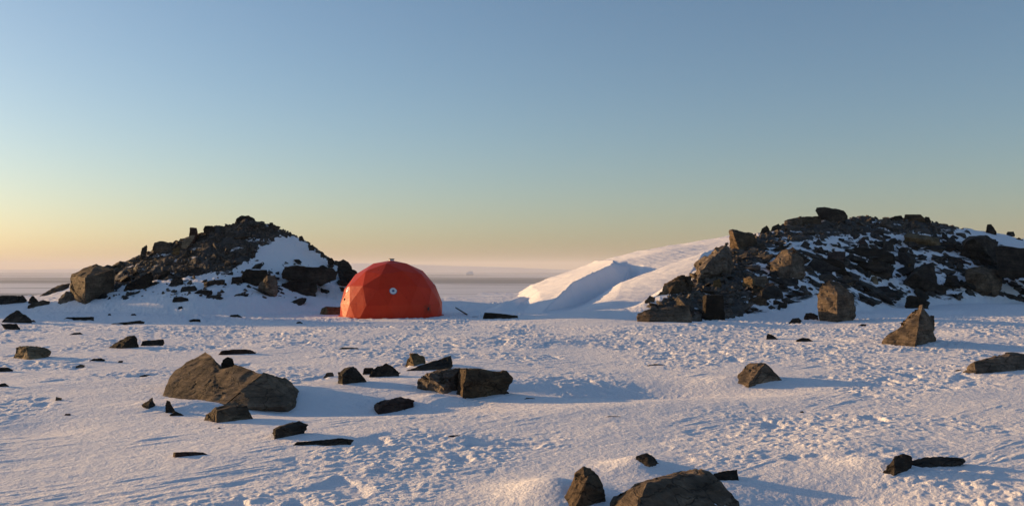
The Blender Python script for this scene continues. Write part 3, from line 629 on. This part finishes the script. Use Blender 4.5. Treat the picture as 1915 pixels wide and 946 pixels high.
# ---- right mound
rock('boulder', 'oval table rock perched on the skyline of the right mound', 'boulder', 'd', '1524,394 1527,388 1542,387 1562,390 1578,394 1586,403 1572,409 1545,409 1533,402', '', D=48.4, sink=0.3, lean=0.15, group=GR, rough=0.4, depth=0.4)
rock('boulder', 'tall upright block with a lit tan face, left shoulder of the right mound', 'boulder', 'b', '1362,455 1362,430 1370,428 1406,436 1412,440 1424,476 1400,484 1385,480', '1380,452,-0.15 1386,478,-0.3 1370,433,-0.05', D=41.5, depth=0.8, group=GR, rough=0.6)
rock('boulder', 'big rounded brown boulder with small bright facets, centre left of the right mound', 'boulder', 'b', '1436,516 1438,492 1450,480 1468,465 1484,466 1505,484 1508,505 1490,521 1460,521', '1482,470,0.0 1478,519,-0.3', group=GR, depth=0.8)
rock('boulder', 'long grey-brown boulder at the front left toe of the right mound', 'boulder', 'b', '1190,602 1191,585 1215,578 1245,574 1290,570 1296,598 1270,602 1245,599', '1192,602,-0.05 1215,598,-0.15', group=GR, depth=0.5, rough=0.6)
rock('boulder', 'dark upright block with a thin lit left edge at the toe of the right mound', 'boulder', 'd', '1311,597 1314,553 1322,550 1352,552 1356,585 1340,594', '1318,598,-0.2 1321,552,-0.1', group=GR, rough=0.6)
rock('boulder', 'brown craggy outcrop on the lit left edge of the right mound, lower one', 'boulder', 'b', '1218,576 1226,555 1242,530 1262,516 1294,514 1298,560 1280,574', '1245,560,-0.2 1262,530,0.0', D=32.5, group=GR, depth=0.9, rough=1.5, lean=0.9)
rock('boulder', 'brown craggy outcrop on the lit left edge of the right mound, upper one', 'boulder', 'b', '1294,545 1293,505 1308,482 1335,462 1362,452 1375,480 1355,520 1310,552', '1305,520,-0.15 1325,490,0.1', D=35.5, group=GR, depth=0.9, rough=1.5, lean=1.0)
rock('rock', 'small craggy brown rock at the leftmost tip of the right mound', 'rock', 'b', '1199,582 1206,562 1214,552 1226,556 1224,580', '', D=31.2, group=GR, rough=1.4)
rock('boulder', 'standing squarish boulder, tallest along the front foot of the right mound', 'boulder', 'b', '1529,588 1528,548 1536,530 1550,521 1568,525 1584,544 1598,553 1600,578 1588,594 1550,600', '1566,548,-0.1 1566,601,-0.30', group=GR, depth=0.7, lean=0.25, rough=0.7)
rock('boulder', 'dark tent-shaped slab with a bright snow edge on its left slope', 'boulder', 'd', '1675,544 1690,525 1705,508 1722,494 1746,489 1752,512 1756,534 1715,545', '1710,510,-0.05', group=GR, depth=0.5, lean=0.5, rough=0.5)
rock('boulder', 'large dark boulder with an ochre-tinged left part high at the right', 'boulder', 'd', '1794,474 1796,452 1812,441 1846,440 1868,452 1872,500 1845,500 1812,490', '1808,450,-0.05 1822,445,-0.1', group=GR, depth=0.6, D=46.0, sink=0.05, rough=0.6)
rock('boulder', 'very dark long boulder under a snow cap, cut by the right picture edge', 'boulder', 'd', '1866,506 1860,458 1900,461 1960,466 1965,506', '', group=GR, depth=0.7, D=43.0, rough=0.5)
rock('boulder', 'dark rounded boulder like an upturned basin at the lower right of the right mound', 'boulder', 'b', '1803,512 1808,502 1830,497 1858,502 1874,512 1875,530 1862,548 1835,552 1816,545 1806,525', '1840,512,-0.1', group=GR, depth=0.8, rough=0.6)
rock('boulder', 'dark wedge boulder in front of the basin-shaped one at the right edge', 'boulder', 'd', '1847,565 1852,552 1862,545 1892,550 1918,560 1905,566', '', group=GR, rough=0.6)
rock('boulder', 'long block with an ochre sunlit top edge in the upper right of the mound', 'boulder', 'o', '1688,456 1690,440 1698,435 1735,440 1756,446 1760,458 1730,462', '1692,443,-0.05 1740,448,-0.05', group=GR, rough=0.5, depth=0.6)
rock('rock', 'flat-topped pale-edged block on the skyline right of the table rock', 'rock', 'b', '1690,410 1692,401 1722,401 1730,409', '', D=49.6, sink=0.6, group=GR, rough=0.4)
rock('rock', 'dark hump on the skyline just right of the flat-topped block', 'rock', 'd', '1726,413 1730,405 1738,406 1742,415', '', D=49.6, sink=0.6, group=GR)
rock('rock', 'dark hump on the skyline just left of the flat-topped block', 'rock', 'd', '1664,410 1674,404 1686,403 1692,411', '', D=49.6, sink=0.6, group=GR)
rock('rock', 'small cairn-like upright stone alone on the snowy right skyline', 'rock', 'd', '1843,432 1846,420 1854,419 1855,429 1864,433', '', D=51.5, sink=0.4, group=GR, rough=0.6)
rock('stone', 'low flat stone on the skyline right of the cairn-like stone', 'stone', 'd', '1882,437 1884,433 1896,433 1898,438', '', D=53.0, sink=0.6, group=GR)
rock('stone', 'low stone on the snow slope nearest the right edge of the skyline', 'stone', 'd', '1899,447 1905,444 1914,449 1908,451', '', D=52.0, sink=0.6, group=GR)
rock('rock', 'pointed dark stone on the skyline next to the tall upright block', 'rock', 'd', '1421,438 1424,428 1434,421 1439,428 1438,440', '', D=45.3, sink=0.6, group=GR, rough=0.6)
rock('rock', 'rounded grey stone on the skyline right of the pointed one', 'rock', 's', '1438,438 1444,424 1456,418 1462,424 1462,438', '', D=46.0, sink=0.6, group=GR, rough=0.6)
rock('boulder', 'layered ledge of rock on the skyline left of the table rock, left half', 'boulder', 'b', '1464,432 1465,412 1480,408 1500,404 1502,428', '1470,425,-0.1', D=46.8, sink=0.4, group=GR, rough=1.1)
rock('boulder', 'layered ledge of rock on the skyline left of the table rock, right half', 'boulder', 'b', '1496,430 1498,406 1515,403 1534,403 1538,424', '1502,425,-0.1', D=47.2, sink=0.4, group=GR, rough=1.1)
rock('rock', 'rock with one bright tan face above the dark upright block', 'rock', 'o', '1388,534 1390,520 1402,516 1412,523 1414,534 1398,538', '1407,522,-0.25 1408,536,-0.25', group=GR, rough=0.6)
rock('rock', 'grey flat rock lying behind the bright-faced tan rock', 'rock', 'b', '1404,534 1408,517 1434,515 1440,530 1430,538', '', group=GR, rough=0.6)
rock('rock', 'rounded rock in front of the grey flat rock, half in shade', 'rock', 'b', '1406,556 1408,540 1424,535 1442,543 1444,556', '', group=GR)
rock('rock', 'pale small block on the snow patch left of the bright-faced rock', 'rock', 'o', '1332,541 1334,525 1346,521 1350,532 1342,542', '', group=GR, rough=0.6)
rock('rock', 'dark low rock with a reddish side on the snow above the basin-shaped boulder', 'rock', 'r', '1770,498 1776,484 1790,483 1818,492 1812,500', '', group=GR, rough=0.7)
rock('rock', 'reddish rock high on the slope under the table rock', 'rock', 'r', '1600,457 1606,448 1618,447 1624,457', '1612,457,-0.2', group=GR)
rock('boulder', 'reddish end of a long low ledge in the middle of the right mound', 'boulder', 'r', '1546,484 1548,473 1560,470 1582,470 1580,484', '', group=GR, rough=0.7)
rock('boulder', 'long dark ledge across the middle of the right mound', 'boulder', 's', '1576,486 1580,466 1600,462 1650,464 1672,474 1676,486 1630,490', '', group=GR, rough=0.8, depth=0.5)
rock('boulder', 'dark grey block below the long ledge, above the standing squarish boulder', 'boulder', 'd', '1532,506 1536,484 1560,482 1578,492 1584,506 1560,511', '', group=GR, rough=0.7)
rock('boulder', 'broad dark rock mass below the long ledge', 'boulder', 's', '1592,512 1596,498 1612,490 1650,488 1676,500 1672,512 1630,517', '', group=GR, rough=0.9, depth=0.5)
rock('rock', 'small tan cube-like rock on the bright snow below the dark rock mass', 'rock', 'o', '1627,528 1629,517 1639,516 1643,528', '1634,529,-0.25 1634,517,-0.1', group=GR, rough=0.5)
rock('rock', 'dark stone with a pale left tip left of the tan cube-like rock', 'rock', 'b', '1574,530 1577,517 1584,514 1594,518 1596,528', '1580,530,-0.2', group=GR)
rock('rock', 'small upright tan stone touching the top of the tent-shaped slab', 'rock', 'o', '1698,504 1699,494 1704,492 1708,500 1706,508', '', group=GR, rough=0.6)
rock('rock', 'dark double rock on the snow between the tent-shaped slab and the tall pyramid rock', 'rock', 'd', '1692,574 1694,555 1704,551 1724,555 1740,566 1735,576 1710,579', '', group=GR)
rock('rock', 'dark peaked rock right of the tent-shaped slab', 'rock', 'd', '1762,536 1768,526 1778,520 1787,534 1775,540', '', group=GR)
rock('rock', 'low rounded grey rock at the right foot of the tent-shaped slab', 'rock', 's', '1746,548 1748,536 1762,531 1772,540 1768,547', '', group=GR)
rock('rock', 'small dark stone at the left foot of the standing squarish boulder', 'rock', 'd', '1503,596 1506,585 1516,584 1530,590 1530,598', '', group=GR)
rock('rock', 'low snow-dusted brown stone left of the standing squarish boulder', 'rock', 's', '1474,604 1482,595 1494,594 1500,600 1492,605', '', group=GR)
rock('rock', 'small grey stone on the bright snow in front of the mound centre', 'rock', 's', '1454,576 1456,566 1468,564 1470,574 1464,577', '', group=GR)
rock('rock', 'rounded grey-brown stone at the right end of the long toe boulder', 'rock', 'b', '1396,574 1400,558 1418,552 1436,560 1432,574', '', group=GR)
rock('rock', 'dark low rock far right, just under the very dark capped boulder', 'rock', 'd', '1895,555 1900,545 1925,540 1930,556', '', group=GR)
print("rocks", len(ROCKSPOTS))

# ---- loose stones of the two mounds: templates, 250 stones one by one, the rest as scree
rnd = random.Random(7)
def stone_mesh(name, seed, flat, cuts):
    r = random.Random(seed); pts = []
    for i in range(11):
        a = r.random() * 6.283; z = r.uniform(-1, 1); q = math.sqrt(1 - z * z) * r.uniform(0.75, 1.1)
        pts.append((q * math.cos(a) * 0.62, q * math.sin(a) * 0.42, z * flat * 0.5))
    bm = hull(pts)
    if cuts: refine(bm, 0.16); weather(bm, 0.9, seed, 0.8, Vector((0, 0.1, 1)).normalized())
    return finish(bm, name)
TPL = [stone_mesh("loose_stone", 100 + i, (0.35, 0.55, 0.8)[i % 3], True) for i in range(12)]
TPL2 = [stone_mesh("loose_stone_dusted", 200 + i, (0.3, 0.5, 0.7)[i % 3], True) for i in range(10)]
for t in TPL: t.materials.append(SCREE['l'])
for t in TPL2: t.materials.append(SCREE['w'])
def pick(poly, mound):
    xs = [q[0] for q in poly]; ys = [q[1] for q in poly]
    for _ in range(200):
        px = rnd.uniform(min(xs), max(xs)); py = rnd.uniform(min(ys), max(ys))
        if not bool(inpoly(np.array(px), np.array(py), poly)): continue
        g = G(px, py, True)
        if g is None or g[1] > 56: continue
        if not (0 < px < 1925): continue
        return g
    return None
def slope_rot(g, r):
    e = 0.3; zx = float(land(g[0] + e, g[1]) - land(g[0] - e, g[1])) / (2 * e); zy = float(land(g[0], g[1] + e) - land(g[0], g[1] - e)) / (2 * e)
    n = Vector((-zx, -zy, 1.4)).normalized()
    q = n.to_track_quat('Z', 'Y').to_matrix()
    return q @ Matrix.Rotation(r.uniform(0, 6.28), 3, 'Z') @ Matrix.Rotation(r.gauss(0, 0.35), 3, 'X') @ Matrix.Rotation(r.gauss(0, 0.3), 3, 'Y')
def loose(poly, n, smin, smax, tpl, label, group):
    for _ in range(n):
        g = pick(poly, 0)
        if g is None: continue
        s = smin + (smax - smin) * rnd.random() ** 2.2
        o = bpy.data.objects.new("loose_stone", rnd.choice(tpl)); SC.collection.objects.link(o)
        M = slope_rot(g, rnd).to_4x4(); o.rotation_euler = M.to_euler()
        o.location = (g[0], g[1], g[2] + s * 0.05); o.scale = (s * rnd.uniform(.85, 1.3), s, s * rnd.uniform(.7, 1.1))
        tag(o, label, 'stone', group)
loose(LD, 62, 0.22, 0.75, TPL, 'loose brown-grey stone in the bare scree of the left mound', 'loose stones in the scree of the left mound')
loose(LS, 54, 0.2, 0.9, TPL2, 'loose dark stone in the snow at the foot of the left mound', 'loose stones in the snow at the foot of the left mound')
loose(RD, 70, 0.3, 1.0, TPL, 'loose brown-grey stone in the bare scree of the right mound', 'loose stones in the scree of the right mound')
loose(RM, 112, 0.35, 1.7, TPL2, 'loose dark stone in the snow streaks of the right mound', 'loose stones in the snow streaks of the right mound')

def scree(name, jobs, mat, seed):
    r = random.Random(seed); src = []
    for i in range(8):
        me = stone_mesh("tmp", 300 + seed * 10 + i, (0.4, 0.6, 0.9)[i % 3], False)
        co = np.empty(len(me.vertices) * 3, np.float32); me.vertices.foreach_get("co", co)
        src.append((co.reshape(-1, 3), np.array([tuple(p.vertices) for p in me.polygons]))); bpy.data.meshes.remove(me)
    vs, fs, n = [], [], 0
    for poly, cnt, s0, s1 in jobs:
        xs = [q[0] for q in poly]; ys = [q[1] for q in poly]
        for _ in range(cnt):
            px = r.uniform(min(xs), max(xs)); py = r.uniform(min(ys), max(ys))
            if not bool(inpoly(np.array(px), np.array(py), poly)): continue
            g = G(px, py, True)
            if g is None or g[1] > 56: continue
            s = s0 + (s1 - s0) * r.random() ** 2.5; co, f = r.choice(src)
            R = np.array(slope_rot(g, r)); vs.append((co * s * np.array([r.uniform(.8, 1.3), 1, r.uniform(.7, 1.3)])) @ R.T + g + np.array([0, 0, s * 0.08])); fs.append(f + n); n += len(co)
    me = bpy.data.meshes.new(name); me.from_pydata(np.concatenate(vs).tolist(), [], np.concatenate(fs).tolist()); me.update()
    o = link_mesh(name, me, mat); return o
ALLW = [(-10,570),(1915,570),(1915,600),(-10,600)]
tag(scree("scree", [(LD, 9000, 0.06, 0.26), (LC, 1600, 0.07, 0.3), (LS, 500, 0.06, 0.3)], SCREE['l'], 1), 'bare broken rubble covering the upper slopes of the left mound', 'scree', kind='stuff')
tag(scree("scree", [(RD, 9500, 0.06, 0.42)], SCREE['l'], 2), 'broken brown rubble covering the left flank and top of the right mound', 'scree', kind='stuff')
tag(scree("scree", [(RM, 1100, 0.12, 0.7)], SCREE['w'], 3), 'dark broken rubble strewn between the snow streaks of the right mound', 'scree', kind='stuff')

# ---- small things on the ground right of the dome
def tube(bm, a, b, r0, r1, n=8):
    a = Vector(a); b = Vector(b); z = (b - a).normalized(); x = z.orthogonal().normalized(); y = z.cross(x)
    A = [bm.verts.new(a + (x * math.cos(k * 6.2832 / n) + y * math.sin(k * 6.2832 / n)) * r0) for k in range(n)]
    B = [bm.verts.new(b + (x * math.cos(k * 6.2832 / n) + y * math.sin(k * 6.2832 / n)) * r1) for k in range(n)]
    for k in range(n): bm.faces.new((A[k], A[(k + 1) % n], B[(k + 1) % n], B[k]))
    bm.faces.new(A[::-1]); bm.faces.new(B)
bm = bmesh.new(); a = P(852, 576, 34); b = P(873, 588, 32.5); a[2] += 0.02
tube(bm, a, (a + b) / 2, 0.02, 0.024); tube(bm, (a + b) / 2, b, 0.024, 0.032)
tag(link_mesh("pole", finish(bm, "pole"), ROCK['d']), 'thin dark pole sticking up out of the shaded snow right of the dome', 'pole')
def snow_block():
    g = P(888, 590, 31.5); bm = hull([tuple(P(*q)) for q in ((874,590,31.5),(880,582,31.9),(896,579,32.2),(900,583,32.0),(894,591,31.4),(878,592,31.3),(880,588,32.6),(898,588,32.6),(884,596,31.6),(896,596,31.8))])
    refine(bm, 0.05); weather(bm, 0.3, 77, 0.6); tag(link_mesh("snow_block", finish(bm, "snow_block"), DRIFT), 'pale block of broken snow between the pole and the dark plank-like slab', 'snow block')
snow_block()

# ---------------------------------------------------------------- the orange dome
def build_dome():
    Rr = 1.83; cx, cy = P(732, 540, 32.2)[0], 32.2; ZO = 0.13
    gz = float(land(cx, cy - 1.6)) ; zc = gz + ZO
    root = bpy.data.objects.new("dome_shelter", None); SC.collection.objects.link(root); root.location = (cx, cy, gz)
    tag(root, 'orange-red faceted dome shelter standing on the snow between the two rocky mounds', 'dome shelter')
    m, nt, bs = new_mat("orange_fibreglass")
    ob = nt.nodes.new("ShaderNodeTexCoord").outputs['Object']
    n1 = noise_node(nt, ob, 1.4, 5, 0.6); n2 = noise_node(nt, ob, 9.0, 5, 0.65)
    at = nt.nodes.new("ShaderNodeAttribute"); at.attribute_name = "panel"
    col = mix(nt, n1.outputs[0], (0.47, 0.042, 0.016), (0.56, 0.066, 0.024))
    v = nt.nodes.new("ShaderNodeHueSaturation"); nt.links.new(col, v.inputs['Color']); nt.links.new(math_node(nt, 'ADD', math_node(nt, 'MULTIPLY', at.outputs['Fac'], 0.16), 0.92), v.inputs['Value'])
    gr = ramp(nt, n2.outputs[0], [(0.30, (0.55, 0.5, 0.5)), (0.42, (1, 1, 1))])
    mm = nt.nodes.new("ShaderNodeMix"); mm.data_type = 'RGBA'; mm.blend_type = 'MULTIPLY'; mm.inputs[0].default_value = 0.6
    nt.links.new(v.outputs[0], mm.inputs[6]); nt.links.new(gr.outputs[0], mm.inputs[7])
    # worn dark scuff low on the right-hand panels
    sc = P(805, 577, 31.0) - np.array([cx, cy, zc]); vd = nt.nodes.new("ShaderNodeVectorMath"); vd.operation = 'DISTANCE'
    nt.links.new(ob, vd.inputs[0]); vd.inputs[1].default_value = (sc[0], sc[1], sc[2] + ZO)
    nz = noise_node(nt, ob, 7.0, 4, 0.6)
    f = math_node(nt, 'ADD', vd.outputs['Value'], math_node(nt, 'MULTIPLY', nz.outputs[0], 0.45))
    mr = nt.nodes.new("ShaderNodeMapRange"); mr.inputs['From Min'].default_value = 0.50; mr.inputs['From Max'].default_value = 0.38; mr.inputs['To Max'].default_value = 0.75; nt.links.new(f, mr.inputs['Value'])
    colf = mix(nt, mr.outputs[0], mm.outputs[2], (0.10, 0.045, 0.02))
    nt.links.new(colf, bs.inputs['Base Color']); bs.inputs['Roughness'].default_value = 0.42; bs.inputs['Specular IOR Level'].default_value = 0.18
    n5 = noise_node(nt, ob, 3.2, 3, 0.5); nt.links.new(bump_node(nt, n2.outputs[0], 0.12, 0.02, bump_node(nt, n5.outputs[0], 0.30, 0.06)), bs.inputs['Normal'])
    tr = nt.nodes.new("ShaderNodeBsdfTranslucent"); tr.inputs[0].default_value = (0.85, 0.05, 0.015, 1)
    ms = nt.nodes.new("ShaderNodeMixShader"); ms.inputs[0].default_value = 0.26
    out = [n for n in nt.nodes if n.type == 'OUTPUT_MATERIAL'][0]
    nt.links.new(bs.outputs[0], ms.inputs[1]); nt.links.new(tr.outputs[0], ms.inputs[2]); nt.links.new(ms.outputs[0], out.inputs[0])
    # geodesic shell, frequency 3
    az0 = math.radians(190); V = [Vector((0, 0, 1))]
    e = math.atan(0.5)
    for k in range(5): V.append(Vector((math.cos(e) * math.cos(az0 + k * 1.256637), math.cos(e) * math.sin(az0 + k * 1.256637), math.sin(e))))
    for k in range(5): V.append(Vector((math.cos(e) * math.cos(az0 + (k + .5) * 1.256637), math.cos(e) * math.sin(az0 + (k + .5) * 1.256637), -math.sin(e))))
    V.append(Vector((0, 0, -1))); F = []
    for k in range(5):
        n = (k + 1) % 5; F += [(0, 1 + k, 1 + n), (1 + k, 6 + k, 1 + n), (1 + n, 6 + k, 6 + n), (11, 6 + n, 6 + k)]
    bm = bmesh.new(); N = 3
    for (a, b, c) in F:
        pt = {}
        for i in range(N + 1):
            for j in range(N + 1 - i):
                p = (V[a] * (N - i - j) + V[b] * i + V[c] * j) / N; pt[i, j] = bm.verts.new(p.normalized() * Rr)
        for i in range(N):
            for j in range(N - i):
                bm.faces.new((pt[i, j], pt[i + 1, j], pt[i, j + 1]))
                if i + j < N - 1: bm.faces.new((pt[i + 1, j], pt[i + 1, j + 1], pt[i, j + 1]))
    bmesh.ops.remove_doubles(bm, verts=bm.verts, dist=1e-4)
    for v_ in bm.verts: v_.co.z += ZO
    bmesh.ops.bisect_plane(bm, geom=bm.verts[:] + bm.edges[:] + bm.faces[:], plane_co=(0, 0, -0.10), plane_no=(0, 0, 1), clear_inner=True)
    bmesh.ops.recalc_face_normals(bm, faces=bm.faces)
    r = random.Random(3); vals = {}
    lay = bm.faces.layers.float.new("panel")
    for f_ in bm.faces: f_[lay] = r.random()
    ins = bmesh.ops.inset_individual(bm, faces=bm.faces[:], thickness=0.007, depth=0.0)
    for f_ in bm.faces:
        if len(f_.verts) == 4 and f_.calc_area() < 0.012: f_[lay] = -0.8
    me = bpy.data.meshes.new("shell"); bm.to_mesh(me); bm.free()
    link_mesh("shell", me, m, root)
    white, wnt, wb = new_mat("white_plastic"); wb.inputs['Base Color'].default_value = (0.62, 0.66, 0.72, 1); wb.inputs['Roughness'].default_value = 0.5
    blue, bnt, bb_ = new_mat("blue_plastic"); bb_.inputs['Base Color'].default_value = (0.06, 0.11, 0.24, 1)
    black, knt, kb = new_mat("black_rubber"); kb.inputs['Base Color'].default_value = (0.02, 0.022, 0.025, 1)
    def hit(px, py):
        d = Vector(ray(px, py)).normalized(); o = Vector((0, 0, CAM_H)) - Vector((cx, cy, zc)); b_ = o.dot(d); c_ = o.dot(o) - Rr * Rr
        t = -b_ - math.sqrt(max(b_ * b_ - c_, 0)); return (o + d * t)
    def disc(bm, r0, r1, z0, z1, n=28):           # ring or disc with rounded rim
        prof = [(r0, z0), (r0, z1), (r0 + (r1 - r0) * 0.15 + 0.002, z1 + 0.006), (r1 - 0.008, z1 + 0.006), (r1, z1), (r1, z0)] if r0 > 0 else [(0.0005, z1 + 0.004), (r1 - 0.006, z1 + 0.004), (r1, z1), (r1, z0)]
        L = [[bm.verts.new((q[0] * math.cos(k * 6.28318 / n), q[0] * math.sin(k * 6.28318 / n), q[1])) for k in range(n)] for q in prof]
        for i in range(len(L) - 1):
            for k in range(n): bm.faces.new((L[i][k], L[i][(k + 1) % n], L[i + 1][(k + 1) % n], L[i + 1][k]))
        if r0 == 0: bm.faces.new(L[0])
    for (px, py) in ((735.5, 543), (649, 540), (814, 533)):
        h_ = hit(px, py); n_ = h_.normalized(); q = n_.to_track_quat('Z', 'Y')
        v_ = bpy.data.objects.new("vent", None)
        bm = bmesh.new(); disc(bm, 0.045, 0.115, -0.10, 0.0); me = finish(bm, "vent", 40)
        v_ = link_mesh("vent", me, white, root); v_.location = h_ * 0.985 + Vector((0, 0, ZO)); v_.rotation_euler = q.to_euler()
        bm = bmesh.new(); disc(bm, 0, 0.046, -0.05, -0.004); w = link_mesh("vent_hub", finish(bm, "vent_hub", 40), blue, v_)
        bm = bmesh.new(); disc(bm, 0.115, 0.132, -0.10, -0.008); w = link_mesh("vent_gasket", finish(bm, "vent_gasket", 40), blue, v_)
    bm = bmesh.new(); disc(bm, 0, 0.085, -0.10, 0.012); bmesh.ops.translate(bm, verts=bm.verts[:], vec=(0, 0, 0))
    c = link_mesh("top_vent", finish(bm, "top_vent", 40), white, root); c.location = (0, 0, Rr + ZO + 0.01)
    bm = bmesh.new(); disc(bm, 0, 0.105, 0.018, 0.045); link_mesh("top_vent_cap", finish(bm, "top_vent_cap", 40), black, c)
    for (px, py, s) in ((642, 559, 0.05), (802, 577, 0.075), (707, 503, 0.02)):
        h_ = hit(px, py); n_ = h_.normalized(); bm = bmesh.new(); bmesh.ops.create_cube(bm, size=s); bmesh.ops.bevel(bm, geom=bm.edges[:], offset=s * 0.15, segments=2, affect='EDGES')
        l_ = link_mesh("latch", finish(bm, "latch"), black, root); l_.location = h_ * 0.985 + Vector((0, 0, ZO)); l_.rotation_euler = n_.to_track_quat('Z', 'Y').to_euler(); l_.scale = (1, 1.5, 0.7)
    # ring flange at the foot with bolted lugs
    bm = bmesh.new(); n = 60; rb = math.sqrt(Rr ** 2 - ZO ** 2) * 0.995
    L = [[bm.verts.new((q[0] * math.cos(k * 6.28318 / n), q[0] * math.sin(k * 6.28318 / n), q[1])) for k in range(n)] for q in ((rb - 0.03, 0.03), (rb + 0.035, 0.03), (rb + 0.035, -0.04), (rb - 0.03, -0.04))]
    for i in range(4):
        for k in range(n): bm.faces.new((L[i][k], L[i][(k + 1) % n], L[(i + 1) % 4][(k + 1) % n], L[(i + 1) % 4][k]))
    link_mesh("base_ring", finish(bm, "base_ring"), m, root)
build_dome()

# iceberg on the horizon and the air itself
g = P(878, 514, 9700); pts = []
for (x, y, d) in ((870,514,9700),(886,514,9700),(871,510,9710),(874,508.5,9730),(877,511,9700),(880,506.5,9740),(884,508,9730),(886,511,9710),(872,514,9850),(884,514,9850),(878,509,9850)): pts.append(P(x, y, d))
bm = hull([tuple(p) for p in pts]); refine(bm, 12); weather(bm, 50, 9, 0.8)
tag(link_mesh("iceberg", finish(bm, "iceberg"), DRIFT), 'tiny bright white iceberg far out on the frozen sea', 'iceberg')

hm = bpy.data.materials.new("haze"); hm.use_nodes = True; hn = hm.node_tree; hn.nodes.clear()
pv = hn.nodes.new("ShaderNodeVolumePrincipled"); ho = hn.nodes.new("ShaderNodeOutputMaterial")
pv.inputs['Color'].default_value = (0.92, 0.90, 0.92, 1); pv.inputs['Density'].default_value = 0.000055; pv.inputs['Anisotropy'].default_value = 0.0
hn.links.new(pv.outputs[0], ho.inputs['Volume'])
me = bpy.data.meshes.new("haze"); bm = bmesh.new(); bmesh.ops.create_cube(bm, size=1.0)
bmesh.ops.scale(bm, vec=(64000, 46000, 311), verts=bm.verts); bmesh.ops.translate(bm, verts=bm.verts, vec=(0, 19000, -96 + 155.5)); bm.to_mesh(me); bm.free()
tag(link_mesh("haze", me, hm), kind="stuff")
